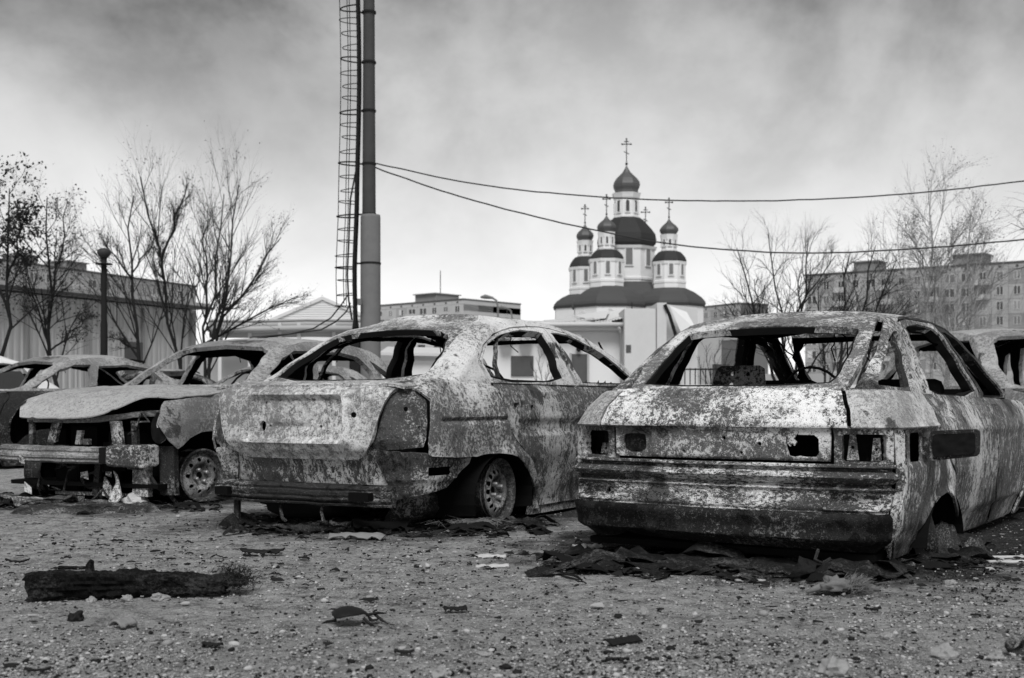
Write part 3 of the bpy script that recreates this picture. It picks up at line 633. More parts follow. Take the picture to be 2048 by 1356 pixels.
    hood = [(-.66,2.2),(.66,2.2),(.70,2.5),(.66,3.0),(.3,3.18),(0,3.2),(-.3,3.18),(-.66,3.0),(-.70,2.5)]
    pts, fs = cdt(hood,(),.06)
    sheet('bonnet',pts,fs,lambda x,y: (y,x,.80-.16*sst(y,2.1,3.4)-.05*(x/.72)**2),[M['palegrey'],M['soot']],c,.015)
    cabin_bits(c,-.36,1.55,.80,1.19,5,.2,1.2)
    for (s0,s1,z0,z1,dd,mt) in ((.59,.642,.488,.60,-.055,'flaked'),(.705,.768,.486,.585,-.045,'mottled'),(-.668,-.60,.488,.54,-.06,'mottled')):
        panel('lamp_bracket',W,[(s0,z0),(s1,z0),(s1-.012,z1),(s0+.014,z1)],M[mt],c,[circ((s0+s1)/2,(z0+z1)/2,.008,6)],lambda s,z,dd=dd: dd+.3*(z-.54)*.2,.02,.006,seed=40.)
    # open fuel flap, standing out from the side
    hx = W.at(1.215,.54)[1]; hy = W.at(1.215,.54)[0]
    pl = rrect(0,.215,-.068,.068,.02)
    fl = plate('fuel_flap',pl,(),lambda a,z: (hy+.02+.05*a+.004*math.sin(z*40),hx+.008+a,.542+z*(1-.6*a)+.09*a),M['sooty'],c,.012,.02)
    plate('flap_liner',rrect(.018,.198,-.052,.052,.014),(),lambda a,z: (hy+.02+.05*a-.012+wob(a,z,.008,40,3.),hx+.008+a,.542+z*(1-.6*a)+.09*a),M['char'],fl,.004,.012)
    b = MB(); b.box(hx-.02,hx+.012,hy-.01,hy+.03,.50,.585); b.build('flap_hinge',[M['sooty']],c)
    # burnt seat frames seen through the rear window
    sp = [(-.16,-.02),(.17,-.02),(.145,.13),(.12,.145),(-.10,.145),(-.125,.13)]
    plate('seat_back_frame',sp,[circ(-.03,.105,.016,8,.014),circ(.055,.10,.014,8,.013),circ(-.035,.04,.015,8,.017),circ(.05,.035,.015,8),rrect(.0,.03,-.005,.015,.003,1)],lambda a,z: (.12+.25*z,-.30+a,.79+z),M['sooty'],c,.012,.03)
    plate('seat_back_frame',[(-.13,-.02),(.13,-.02),(.12,.04),(-.12,.04)],[circ(-.05,.012,.012,7),circ(.05,.012,.012,7)],lambda a,z: (.30+.2*z,.02+a,.80+z),M['sooty'],c,.012,.03)
    for x in (-.36,.36):
        b = MB(); b.box(x-.2,x+.2,1.0,1.1,.3,.87); b.box(x-.22,x+.22,1.0,1.5,.2,.32); bevel(b.build('seat_frame',[M['soot']],c),.05,2)
    b = MB(); b.box(-.66,.66,2.0,2.2,.4,.82); b.build('dashboard',[M['soot']],c)
    b = MB(); b.box(-.70,.70,-.76,3.1,.05,.08); b.box(-.7,.7,-.05,.05,.08,.74); b.box(-.7,.7,2.25,2.3,.06,.75); b.box(-.66,.66,-.62,-.58,.08,.6); b.build('floor_pan',[M['soot']],c)
    for sg in (1,-1):
        for u0 in (0.0,2.49):
            n=16; b = MB()
            for i in range(n):
                a0, a1 = .1+(PI-.2)*i/n, .1+(PI-.2)*(i+1)/n; rr=.36
                b.add([(sg*.50,u0+rr*math.cos(a0),.05+rr*.75*math.sin(a0)),(sg*.50,u0+rr*math.cos(a1),.05+rr*.75*math.sin(a1)),(sg*.82,u0+rr*math.cos(a1),.05+rr*.75*math.sin(a1)),(sg*.82,u0+rr*math.cos(a0),.05+rr*.75*math.sin(a0))],[(0,1,2,3)])
            b.box(sg*.5-.03,sg*.5+.01,u0-.34,u0+.34,.09,.30)
            b.build('wheel_housing',[M['soot']],c)
    # bare brake drum and strut in the empty arch
    b = MB(); b.lathe([(.0001,.70),(.05,.70),(.06,.68),(.115,.68),(.118,.60),(.0001,.60)],20,(0,.12),0,0,'x'); b.build('brake_drum',[M['sooty']],c,True)
    b = MB(); b.tube([(.74,-.10,.22),(.76,-.12,.12),(.77,-.10,.02)],[.03,.045,.04],8); b.tube([(.72,-.1,.2),(.72,.0,.3)],.02,6); b.build('shock_absorber',[M['sooty']],c,True)
    b = MB(); b.tube([(.48,-.84,.10),(.48,-.88,.06),(.52,-.90,.05),(.55,-.88,.07)],.008,6); b.build('tow_hook',[M['blackbar']],c)
    return c
# ================================================================== a plainer car body shared by the wrecks further back
def basic_car(name, label, loc, rz, mats, group, hatch=False, burnt_out=True, top=1.31, front_bare=False, roofmat=None, scale=1.0, fine=.045):
    side, upper, lid = mats; z0 = top-1.31
    uf = 3.2 if front_bare else 3.35
    W = Shell(.83,-.95,uf,.30,.28,
      side=[(.08,.07),(.25,.03),(.42,.0),(.6,.005),(.72,.03),(.80,.065),(.86,.115),(.90,.16)],
      rear=[(.08,.14),(.3,.04),(.46,.0),(.74,.02),(.80,.05),(.86,.11),(.9,.18)],
      front=[(.08,.10),(.3,.02),(.45,0),(.6,.02),(.70,.08),(.78,.2)],bow=.08,bowf=.14,taper=.04,tapf=.05)
    ur = -.85 if hatch else -.62
    G = Shell(.75,ur,2.12,.20,.15,
      side=[(.83,0),(1.0,.06),(1.12,.115),(1.2+z0,.165),(1.27+z0,.24),(1.33+z0,.31)],
      rear=[(.83,0),(.95,.12 if hatch else .2),(1.08,.28 if hatch else .43),(1.18+z0,.45 if hatch else .62),(1.25+z0,.62 if hatch else .85),(1.33+z0,.85 if hatch else 1.1)],
      front=[(.83,0),(.95,.23),(1.08,.48),(1.17+z0,.67),(1.21+z0,.78),(1.27+z0,.95),(1.33+z0,1.05)],bow=.08,bowf=.22,taper=.03,tapf=.05)
    R = (top,.08,.50 if hatch else .60,.86 if hatch else .76,.05,.53); lo, hi = 1.0, top-.002
    c = thing(name, label, 'car', loc, rz, group)
    zt = lambda s: ztop(G,R,s,lo,hi)
    sd = rz
    U = lambda u: W.b+(u+.65)/1.0*(W.c-W.b)/(uf-.28+.65)          # body-side s of a place u metres ahead of the rear axle
    def V(u, z):                                                   # the same on the upper body at height z
        a = G.ur+lerp_tab(G.rear,z)+G.rr; b = G.uf-lerp_tab(G.front,z)-G.rf
        return G.b+(u-a)/(b-a)*(G.c-G.b)
    arc = lambda u0, r, rz_: [(U(u0+r*math.cos(math.radians(a))), .16+rz_*math.sin(math.radians(a))) for a in range(180,-1,-15)]
    for sg in (1,-1):
        m = (lambda p: p) if sg > 0 else mir
        panel('quarter_panel',W,m([(.50,.82),(.50,.2),(.9,.12)]+[(U(-.36),.12)]+arc(0,.35,.33)+[(U(.38),.10),(U(.42),.10),(U(.40),.35),(U(.22),.50),(U(.12),.66),(U(.05),.865),(.9,.868)]),side,c,(),None,fine,.014,seed=sd+1)
        panel('rear_door',W,m([(U(.06),.862),(U(.13),.66),(U(.23),.50),(U(.41),.35),(U(.43),.10),(U(1.17),.10),(U(1.21),.5),(U(1.21),.855)]),side,c,[m(rrect(U(.25),U(.36),.70,.735,.006))] if burnt_out else (),lambda s,z: -.008*math.exp(-((z-.61)/.012)**2),fine,.03,seed=sd+2)
        panel('front_door',W,m([(U(1.22),.855),(U(1.22),.5),(U(1.18),.10),(U(2.18),.10),(U(2.25),.4),(U(2.22),.845)]),side,c,[m(rrect(U(1.32),U(1.43),.70,.735,.006))] if burnt_out else (),lambda s,z: -.008*math.exp(-((z-.61)/.012)**2),fine,.03,seed=sd+3)
        if front_bare:
            fa = [(U(2.235),.835),(U(2.26),.4),(U(2.19),.10),(U(2.27),.10),(U(2.28),.28),(U(2.33),.40),(U(2.42),.485),(U(2.55),.522),(U(2.68),.515),(U(2.82),.475),(U(2.90),.43),(4.62,.40),(4.70,.46),(4.80,.585),(4.79,.66),(4.80,.742),(4.6,.765),(4.3,.79)]
        else:
            fa = [(U(2.235),.835),(U(2.26),.4),(U(2.19),.10),(U(2.24),.10)]+arc(2.6,.35,.33)+[(U(2.97),.12),(W.d,.15),(W.d,.55),(W.d-.1,.70),(U(2.9),.77)]
        panel('front_fender',W,m(fa),side if (sg<0 or not front_bare) else M['sooty'],c,(),lambda s,z: wob(s,z,.006,5,sd),fine*.7,.014,seed=sd+4)
        # side of the roof: frame with three daylight openings
        op = [(V(.98,.88),.88),(V(.93,1.0),1.0),(V(.86,1.16+z0),1.16+z0),(V(.45,1.185+z0),1.185+z0),(V(.18,1.15+z0),1.15+z0),(V(.02,1.03),1.03),(V(-.02,.88),.88)]
        of = [(V(1.08,.88),.88),(V(1.02,1.0),1.0),(V(.96,1.175+z0),1.175+z0),(V(1.18,1.17+z0),1.17+z0),(V(1.42,1.10),1.10),(V(1.68,.98),.98),(V(1.90,.88),.88)]
        hl = [op,of]
        if hatch: hl.append([(V(-.12,.90),.90),(V(-.08,1.03),1.03),(V(-.02,1.12+z0),1.12+z0),(V(-.12,1.09+z0),1.09+z0),(V(-.30,1.0),1.0),(V(-.45,.90),.90)])
        ed = [(.60,.85),(3.72 if G.c>3.72 else G.c+.15,.85)]
        s1 = G.c+.20; s0 = .62
        out = [(s0,.85),(s1,.85)]+[(s1+(s0-s1)*i/40, zt(s1+(s0-s1)*i/40)) for i in range(41)]
        panel('side_frame',G,m(out),upper,c,[m(x) for x in hl],lambda s,z: wob(s,z,.004,5,sd),fine*.7,.045,seed=sd+5)
        panel('sill',W,m([(U(.40),.03),(U(.42),.095),(U(2.2),.095),(U(2.18),.03)]),side,c,(),lambda s,z: -.012,.08,.05,seed=sd+6)
    # rear window frame and windscreen frame
    out = [(-.60,.855),(.60,.855)]+[(.60-1.2*i/20, zt(.60-1.2*i/20)) for i in range(21)]
    hole = [(-.52,.89),(.52,.89),(.53,1.0),(.50,1.13+z0),(.3,1.165+z0),(0,1.17+z0),(-.3,1.165+z0),(-.50,1.13+z0),(-.53,1.0)]
    panel('rear_window_frame',G,out,upper,c,[chaikin(hole,1)],None,fine,.035,seed=sd+7)
    n = 16
    for sg in (1,-1):
        s1 = G.c+.19
        out = [(s1,.85)]+[(G.e-.001,.85),(G.e-.001,.872),(G.d+.03,.872),(G.d-.04,.90),(G.d-.045,1.0),(G.d-.05,1.10),(G.d-.04,1.165+z0),(G.d+.06,1.20+z0),(G.e-.001,1.222+z0)]+[(G.e-.001+(s1-G.e)*i/n, zt(G.e-.001+(s1-G.e)*i/n)) for i in range(n+1)]
        panel('windscreen_frame',G,out if sg>0 else mir(out),upper,c,(),None,fine*.7,.035,seed=sd+8)
    roof_panel('roof',G,R,lo,hi,roofmat or upper,c,sd+9,.005,.02,.05)
    if not hatch:
        pts, fs = cdt([(-.68,-.85),(.68,-.85),(.72,-.55),(.6,-.46),(0,-.56),(-.6,-.46),(-.72,-.55)],(),.06)
        sheet('boot_deck',pts,fs,lambda x,y: (y,x,.845+.02*sst(y,-.9,-.6)-.03*(x/.72)**2),[lid,M['soot']],c,.015)
    lidp = [(-.49,.845),(-.49,.42),(.49,.42),(.49,.845)]
    panel('boot_lid',W,lidp,lid,c,(),lambda s,z: .008+rec(s,z,-.3,.3,.55,.72,-.025,.04),fine,.02,seed=sd+10)
    panel('rear_panel',W,[(-.50,.41),(-.60,.12),(.60,.12),(.50,.41)],side,c,(),None,fine,.012,seed=sd+11)
    if not front_bare:
        pts, fs = cdt([(-.70,2.15),(0,2.28),(.70,2.15),(.76,2.5),(.72,2.95),(.5,3.14),(.2,3.2),(-.2,3.2),(-.5,3.14),(-.72,2.95),(-.76,2.5)],(),.07)
        sheet('bonnet',pts,fs,lambda x,y: (y,x,.868-.06*sst(y,2.2,3.2)-.09*sst(y,2.9,3.25)-.04*(x/.75)**2),[lid,M['soot']],c,.015)
        for sg in (1,-1):
            m = (lambda p: p) if sg > 0 else mir
            panel('front_panel',W,m([(W.d-.16,.14),(W.e-.002,.14),(W.e-.002,.68),(W.d+.1,.70),(W.d-.16,.66)]),lid,c,[m(rrect(W.d-.08,W.d+.20,.50,.62,.03))],None,fine,.02,seed=sd+12)
            panel('headlamp_bowl',W,m(rrect(W.d-.10,W.d+.22,.48,.64,.03)),M['char'] if burnt_out else M['lampglass'],c,(),lambda s,z: -.06,fine,.01,seed=sd+13)
    b = MB(); b.box(-.70,.70,-.80,3.0,.12,.15); b.box(-.69,.69,-.15,-.05,.15,.80); b.box(-.70,.70,2.14,2.2,.1,.80); b.build('floor_pan',[M['soot']],c)
    for x in (-.36,.36):
        b = MB(); b.box(x-.2,x+.2,.95,1.05,.3,.86); b.box(x-.22,x+.22,.95,1.5,.2,.32); bevel(b.build('seat_frame',[M['soot']],c),.05,2)
    for sx in (1,-1):
        for u0 in (0,2.6): wheel(c,(sx*.78,u0,.195),sx,.195,9,.16,steer=0)
    if burnt_out: cabin_bits(c,-.36,1.5,.84,top-.02,7,.0,1.0)
    return c, W, G, U, V
def car_left():
    F = (-.407,-.9135)
    c, W, G, U, V = basic_car('burnt_hatchback_car','burnt-out hatchback facing the camera at left, front stripped to the bare beam, bonnet buckled','' or (-1.925,11.52,0),math.radians(-204),(M['palegrey'],M['palegrey'],M['palegrey']),'burnt-out cars in the parking lot',hatch=True,front_bare=True,roofmat=M['palehood'],fine=.035)
    for o in list(c.children):
        if o.name.startswith('wheel') and o.location.x < 0 and o.location.y > 2: o.rotation_euler = (0,-.02,PI-.30)
    # bonnet, its near corner sprung open
    hood = [(-.70,2.17),(-.3,2.28),(0,2.30),(.3,2.28),(.70,2.17),(.76,2.5),(.73,2.88),(.55,3.06),(.28,3.14),(0,3.16),(-.25,3.13),(-.45,3.07),(-.64,2.97),(-.735,2.80),(-.765,2.5)]
    def hz(x, y):
        t = sst(y,2.2,3.2); z = .872-.075*t-.125*sst(y,2.75,3.20)-.04*(x/.7)**2*(1-.6*t)
        z += .07*sst(-x,.30,.66)*sst(y,2.80,3.05)-.02*sst(abs(x),.55,.76)-.05*sst(x,.25,.68)*sst(y,2.65,3.08)-.055*sst(y,2.93,3.14)**1.5*(1-.9*sst(-x,.12,.5))+wob(x,y,.008,3,50.)+.010*math.exp(-((abs(x)-.36-.12*(3.1-y))/.022)**2)-.006*math.exp(-((x+.12-.3*(y-2.6))/.04)**2)
        return z
    pts, fs = cdt(hood,(),.03)
    sheet('bonnet',pts,fs,lambda x,y: (y,x,hz(x,y)),[M['palehood'],M['soot']],c,.008)
    # radiator support: cross member and struts
    b = MB(); n = 16
    beam_bar('upper_cross_member',[(0,.585),(.05,.585),(.055,.60),(.05,.625),(0,.63),(-.06,.62)],-.64,.62,lambda x: 3.03-.18*(x/.65)**2,c,[M['palebeam']],14,lambda x: .05*sst(-x,.1,.65))
    def strut(x0, z0, x1, z1, w, y=3.04, mat='mottled', name='radiator_strut', th=.03):
        q = MB(); q.add([(x0-w/2,y,z0),(x0+w/2,y,z0),(x1+w/2,y,z1),(x1-w/2,y,z1),(x0-w/2,y-th,z0),(x0+w/2,y-th,z0),(x1+w/2,y-th,z1),(x1-w/2,y-th,z1)],[(0,1,2,3),(7,6,5,4),(0,4,5,1),(1,5,6,2),(2,6,7,3),(3,7,4,0)])
        return q.build(name,[M[mat]],c)
    strut(.24,.44,.19,.60,.075,3.06); strut(.52,.42,.52,.60,.04,2.98); strut(-.36,.42,-.33,.60,.09,3.03); strut(-.47,.42,-.46,.60,.05,2.98,'sooty')
    strut(-.05,.43,-.07,.53,.045,3.1,'palebeam','loose_bracket'); strut(-.13,.43,-.13,.47,.05,3.1,'mottled','loose_bracket')
    # bumper beam and crash box
    prof = [(.03,.415),(.07,.41),(.075,.385),(.068,.372),(.075,.36),(.085,.35),(.085,.332),(.075,.322),(.08,.305),(.06,.29),(0,.29),(0,.415)]
    beam_bar('front_bumper_beam',prof,-.26,.85,lambda x: 3.05-.16*(x/.85)**2,c,[M['palebeam']])
    q = MB(); q.add([(-.66,2.93,.275),(-.36,3.05,.275),(-.36,3.16,.28),(-.62,3.06,.26),(-.66,2.93,.435),(-.36,3.05,.43),(-.36,3.16,.425),(-.62,3.06,.43)],[(3,2,1,0),(4,5,6,7),(0,1,5,4),(1,2,6,5),(2,3,7,6),(3,0,4,7)])
    bevel(q.build('crash_box',[M['mottled']],c),.02,3)
    q = MB(); q.box(-.35,-.27,3.02,3.12,.30,.41); q.build('beam_joint',[M['char']],c)
    # lower frame, brackets and hanging rags of metal
    q = MB(); q.box(-.55,.30,2.90,2.96,.05,.075); q.build('lower_cross_member',[M['mottled']],c)
    strut(-.53,.06,-.53,.28,.14,2.99,'flaked','tow_bracket',.05); strut(-.70,.07,-.69,.42,.13,2.90,'sooty','tow_bracket',.05); strut(-.10,.06,-.13,.30,.05,2.98,'sooty','tow_bracket')
    q = MB(); q.add([(-.33,3.03,.24),(-.38,3.05,.22),(-.45,3.08,.06),(-.42,3.12,.0),(-.35,3.10,.03),(-.36,3.03,.16)],[(0,1,2,3,4,5)]); o = q.build('hanging_strip',[M['flaked']],c); o.modifiers.new('t','SOLIDIFY').thickness = .012
    q = MB(); q.add([(-.22,3.0,.20),(-.30,3.02,.13),(-.33,3.04,.05),(-.22,3.02,.06)],[(0,1,2,3)]); o = q.build('hanging_strip',[M['mottled']],c); o.modifiers.new('t','SOLIDIFY').thickness = .012
    # burnt engine lump and headlamp pocket behind
    q = MB(); rnd = random.Random(5)
    for i in range(16):
        x = rnd.uniform(-.55,.5); y = rnd.uniform(2.45,2.85); z = rnd.uniform(.15,.5); s = rnd.uniform(.05,.13); q.box(x-s,x+s,y-s,y+s,z-s,z+s)
    q.build('engine_block',[M['soot']],c)
    q = MB(); q.box(-.74,.74,2.30,2.36,.10,.80); q.build('bulkhead',[M['soot']],c)
    for i in range(14):
        x = rnd.uniform(-.62,.55); y = rnd.uniform(2.9,3.02); z = rnd.uniform(.10,.5); q = MB(); p = Vector((x,y,z)); pts = [p]
        for k in range(5): p = p+Vector((rnd.gauss(0,.07),rnd.gauss(0,.03),rnd.gauss(-.01,.05))); pts.append(p)
        q.tube(pts,rnd.uniform(.006,.016),5); q.build('burnt_hose',[M['sooty']],c)
    for i in range(9):
        x = rnd.uniform(-.6,.5); y = rnd.uniform(2.95,3.08); z = rnd.uniform(.05,.42); s = rnd.uniform(.03,.09); q = MB()
        q.add([(x,y,z),(x+s,y+.02,z+rnd.uniform(-.02,.05)),(x+s*.8,y+.03,z-s*rnd.uniform(.5,1.2)),(x-s*.3,y+.01,z-s*rnd.uniform(.6,1.4))],[(0,1,2,3)]); o = q.build('scrap_tab',[M['mottled']],c); o.modifiers.new('t','SOLIDIFY').thickness = .008
    pts, fs = cdt(chaikin([(-.12,-.10),(.10,-.12),(.12,.06),(.04,.12),(-.10,.09)],2),[circ(.02,.02,.02,7)],.025)
    sheet('lamp_pocket',pts,fs,lambda a,z: (2.93-.25*a+wob(a,z,.02,12,3.),-.66+a*.8,.55+z),[M['flaked'],M['char']],c,.012)
    return c
def sedan_glass(c, G, V, mat):
    pts, fs = cdt([(-.50,.89),(.50,.89),(.48,1.14),(-.48,1.14)],(),.08); sheet('rear_window',pts,fs,lambda s,z: G.at(s,z,-.012),[mat],c,.004)
    for sg in (1,-1):
        for q in ([(V(.96,.88),.88),(V(.85,1.17),1.17),(V(.2,1.16),1.16),(V(-.02,.88),.88)],[(V(1.09,.88),.88),(V(.97,1.17),1.17),(V(1.18,1.17),1.17),(V(1.88,.88),.88)]):
            p2 = [(sg*s,z) for s,z in q]; pts, fs = cdt(p2,(),.1); sheet('side_window',pts,fs,lambda s,z: G.at(s,z,-.015),[mat],c,.004)
# ================================================================== BUILD: ground first
def build_ground():
    def axis(dense0, dense1, step, far, k=1.16):
        a = list(np.arange(dense0, dense1, step)); d = step
        while a[-1] < far: d *= k; a.append(a[-1]+d)
        d = step; b = [dense0]
        while b[0] > -far: d *= k; b.insert(0, b[0]-d)
        return np.array(b[:-1]+a)
    xs = axis(-4.2,4.8,.05,1500); ys = axis(2.9,10.5,.045,1600)
    X, Y = np.meshgrid(xs, ys); n = X.size
    Z = np.zeros(n); xf, yf = X.ravel(), Y.ravel()
    for i in range(n):
        if abs(xf[i]) < 9 and -1 < yf[i] < 20:
            p = Vector((xf[i], yf[i], 0)); Z[i] = .012*noise.noise(p*1.1)+.007*noise.noise(p*4)+.006*noise.noise(p*11)
    Z -= .008
    V_ = np.stack([xf, yf, Z], 1); nx, ny = len(xs), len(ys)
    idx = np.arange(n).reshape(ny, nx); fs = np.stack([idx[:-1,:-1], idx[:-1,1:], idx[1:,1:], idx[1:,:-1]], -1).reshape(-1, 4)
    me = bpy.data.meshes.new('ground'); me.from_pydata(V_.tolist(), [], fs.tolist()); me.update()
    t = NT('gravel_ground', .95, 0, .04); v = t.vec()
    a = t.noise(v, .6, 5, .6); b_ = t.noise(v, 9, 8, .75); c_ = t.noise(v, 60, 6, .85); e_ = t.noise(v, 190, 3, .75); d_ = t.voro(v, 85)
    f_ = t.m('ADD', t.m('MULTIPLY', c_, .72), t.m('MULTIPLY', e_, .28))
    lo_ = t.m('ADD', f_, t.m('MULTIPLY', t.m('SUBTRACT', b_, .5), .48))
    col = t.mix(t.step(lo_, .34, .60), .06, .56)                                               # grit: dark gaps to pale stones
    col = t.m('MULTIPLY', col, t.m('ADD', .62, t.m('ADD', t.m('MULTIPLY', a, .45), t.m('MULTIPLY', b_, .35))))
    col = t.mix(t.m('MULTIPLY', t.step(lo_, .60, .66), .8), col, .62)
    col = t.mix(t.m('MULTIPLY', t.step(t.m('ADD', t.noise(v, 1.5, 7, .7), t.m('MULTIPLY', t.m('SUBTRACT', c_, .5), .5)), .56, .72), .45), col, t.m('MULTIPLY', f_, .22))   # darker trodden patches
    # soot and ash spilt under and round the wrecks
    sepn = t.n.new('ShaderNodeSeparateXYZ'); t.l.new(t.tc.outputs['Object'], sepn.inputs[0])
    soot = None
    for (cx_, cy_, ang, hl, hw) in SOOT:
        ca, sa = math.cos(ang), math.sin(ang)
        dx = t.m('SUBTRACT', sepn.outputs[0], cx_); dy = t.m('SUBTRACT', sepn.outputs[1], cy_)
        lu = t.m('DIVIDE', t.m('ADD', t.m('MULTIPLY', dx, sa), t.m('MULTIPLY', dy, ca)), hl)
        lv = t.m('DIVIDE', t.m('SUBTRACT', t.m('MULTIPLY', dx, ca), t.m('MULTIPLY', dy, sa)), hw)
        r = t.m('POWER', t.m('ADD', t.m('POWER', t.m('ABSOLUTE', lu), 4.0), t.m('POWER', t.m('ABSOLUTE', lv), 4.0)), .25)
        m_ = t.m('SUBTRACT', 1.0, t.step(t.m('ADD', r, t.m('MULTIPLY', t.m('SUBTRACT', t.noise(v, 2.6, 8, .7), .5), .9)), .78, 1.16))
        soot = m_ if soot is None else t.m('MAXIMUM', soot, m_)
    fl = t.step(t.m('ADD', t.noise(t.vec((1,1,1),(9,4,2)), 40, 5, .75), t.m('MULTIPLY', t.m('SUBTRACT', b_, .5), .25)), .60, .64)
    sc = t.mix(t.m('MULTIPLY', fl, .75), t.m('MULTIPLY', c_, .055), .34)
    col = t.mix(t.m('MULTIPLY', soot, .93), col, sc)
    t.grey(col)
    t.bump(t.m('ADD', t.m('MULTIPLY', d_, -.5), t.m('ADD', t.m('MULTIPLY', c_, 1.0), t.m('ADD', t.m('MULTIPLY', b_, .8), t.m('MULTIPLY', e_, .4)))), 1.0, .02)
    o = link('ground', me, t.mat, None, True); tag(o, 'trampled grey gravel lot with soot and ash round the wrecks', None, None, 'structure')
SOOT = [(-.763+1.1*.5,7.72+1.1*.866,math.radians(30),2.3,1.12),(1.389+1.1*.5475,6.182+1.1*.837,math.radians(33.2),2.35,1.3),(-1.925-1.15*.407,11.52-1.15*.9135,math.radians(24),2.6,1.25)]
_ico = None
def ico(sub=1):
    bm = bmesh.new(); bmesh.ops.create_icosphere(bm, subdivisions=sub, radius=1); v = np.array([x.co[:] for x in bm.verts]); f = np.array([[y.index for y in x.verts] for x in bm.faces]); bm.free(); return v, f
def rocky(sub, rnd, sx, sy, sz, amp=.35, f=1.3):
    v, fc = ico(sub); o = Vector((rnd.uniform(0,50), rnd.uniform(0,50), rnd.uniform(0,50)))
    out = []
    for p in v:
        q = Vector(p); k = 1+amp*noise.noise(q*f+o)+amp*.5*noise.noise(q*f*2.7+o)
        out.append((p[0]*k*sx, p[1]*k*sy, max(-.35, p[2]*k)*sz))
    return out, fc
def pebbles():
    rnd = random.Random(11); kinds = []
    v0, fc = ico(1); bm0 = bmesh.new(); bmesh.ops.create_icosphere(bm0, subdivisions=1, radius=1); bm0.free()
    t_ = (1+5**.5)/2
    v0 = np.array([(-1,t_,0),(1,t_,0),(-1,-t_,0),(1,-t_,0),(0,-1,t_),(0,1,t_),(0,-1,-t_),(0,1,-t_),(t_,0,-1),(t_,0,1),(-t_,0,-1),(-t_,0,1)])/math.hypot(1,t_)
    fc = np.array([(0,11,5),(0,5,1),(0,1,7),(0,7,10),(0,10,11),(1,5,9),(5,11,4),(11,10,2),(10,7,6),(7,1,8),(3,9,4),(3,4,2),(3,2,6),(3,6,8),(3,8,9),(4,9,5),(2,4,11),(6,2,10),(8,6,7),(9,8,1)])
    for _ in range(12):
        k = np.array([rnd.uniform(.65,1.25) for _ in v0])[:,None]; kinds.append(v0*k*np.array([1,rnd.uniform(.6,1),rnd.uniform(.4,.75)]))
    groups = {'light': [], 'mid': [], 'dark': []}
    n = 0
    while n < 36000:
        py = 1356-(rnd.random()**1.35)*(1356-985); px = rnd.uniform(-40, 2090)
        x, y = gp(px, py+4)
        if noise.noise(Vector((x*1.3, y*1.3, 4))) < rnd.uniform(-.7, .35): n += .1; continue
        r = min(.024, .0024*math.exp(rnd.gauss(.2,.55)))
        sooty = any(abs((x-a)*math.cos(g_)-(y-b)*math.sin(g_)) < hw and abs((x-a)*math.sin(g_)+(y-b)*math.cos(g_)) < hl for a,b,g_,hl,hw in SOOT)
        q = rnd.random(); k = ('dark' if q < .72 else 'light' if q < .82 else 'mid') if sooty else ('light' if q < .30 else 'mid' if q < .76 else 'dark')
        groups[k].append((x, y, r, rnd.uniform(0, 6.28), rnd.randrange(12))); n += 1
    for k, nm, lab in (('light','pale_pebbles','small pale pebbles scattered over the gravel lot'),('mid','grey_pebbles','small grey pebbles scattered over the gravel lot'),('dark','cinders','small black cinders scattered over the gravel lot')):
        vs, fs = [], []
        for i, (x, y, r, a, t) in enumerate(groups[k]):
            p = kinds[t]; ca, sa = math.cos(a), math.sin(a)
            z = .012*noise.noise(Vector((x,y,0))*1.1)+.007*noise.noise(Vector((x,y,0))*4)-.006
            vs.append(np.stack([x+(p[:,0]*ca-p[:,1]*sa)*r, y+(p[:,0]*sa+p[:,1]*ca)*r, z+p[:,2]*r+r*.12], 1)); fs.append(fc+i*len(p))
        me = bpy.data.meshes.new(nm); me.from_pydata(np.concatenate(vs).tolist(), [], np.concatenate(fs).tolist()); me.update()
        tag(link(nm, me, {'light': M['pebble_light'], 'mid': M['pebble'], 'dark': M['cinder']}[k], None, True), lab, None, None, 'stuff')
    # thin flakes of ash, paint and plastic
    for nm, mat, cnt, lab, sd in (('ash_flakes','flake',420,'thin pale ash flakes littering the ground near the wrecks',3),('charred_scraps','cinder',420,'thin charred scraps littering the ground near the wrecks',4)):
        r_ = random.Random(sd); b = MB(); i = 0
        while i < cnt:
            py = r_.triangular(1000, 1356, 1090); px = r_.uniform(-20, 2070); x, y = gp(px, py)
            s = min(.035, .007*math.exp(r_.gauss(0,.55))); a = r_.uniform(0, 6.28); z = .004+.012*noise.noise(Vector((x,y,0))*1.1)
            k = r_.randint(4, 6); ti = r_.uniform(-.35,.35)
            vs = []
            for j in range(k):
                t = a+6.28*j/k; q = s*r_.uniform(.5,1.2)*(1 if j % 2 else .7); vs.append((x+q*math.cos(t)*1.3, y+q*math.sin(t), z+q*math.sin(t)*ti+abs(ti)*s*.6))
            b.add(vs+[(vx,vy,vz-.003) for vx,vy,vz in vs],[tuple(range(k)),tuple(range(2*k-1,k-1,-1))]+[(j,(j+1)%k,(j+1)%k+k,j+k) for j in range(k)]); i += 1
        tag(b.build(nm, [M[mat]]), lab, None, None, 'stuff')
M['pebble_light'] = plain('pale_stone', .42, .9, .35, 20, .5); M['pebble'] = plain('grey_stone', .27, .9, .4, 20, .5); M['cinder'] = plain('cinder', .02, .9, .6, 15, .5); M['flake'] = plain('ash_flake', .36, .9, .4, 30, .3)
build_ground(); pebbles()
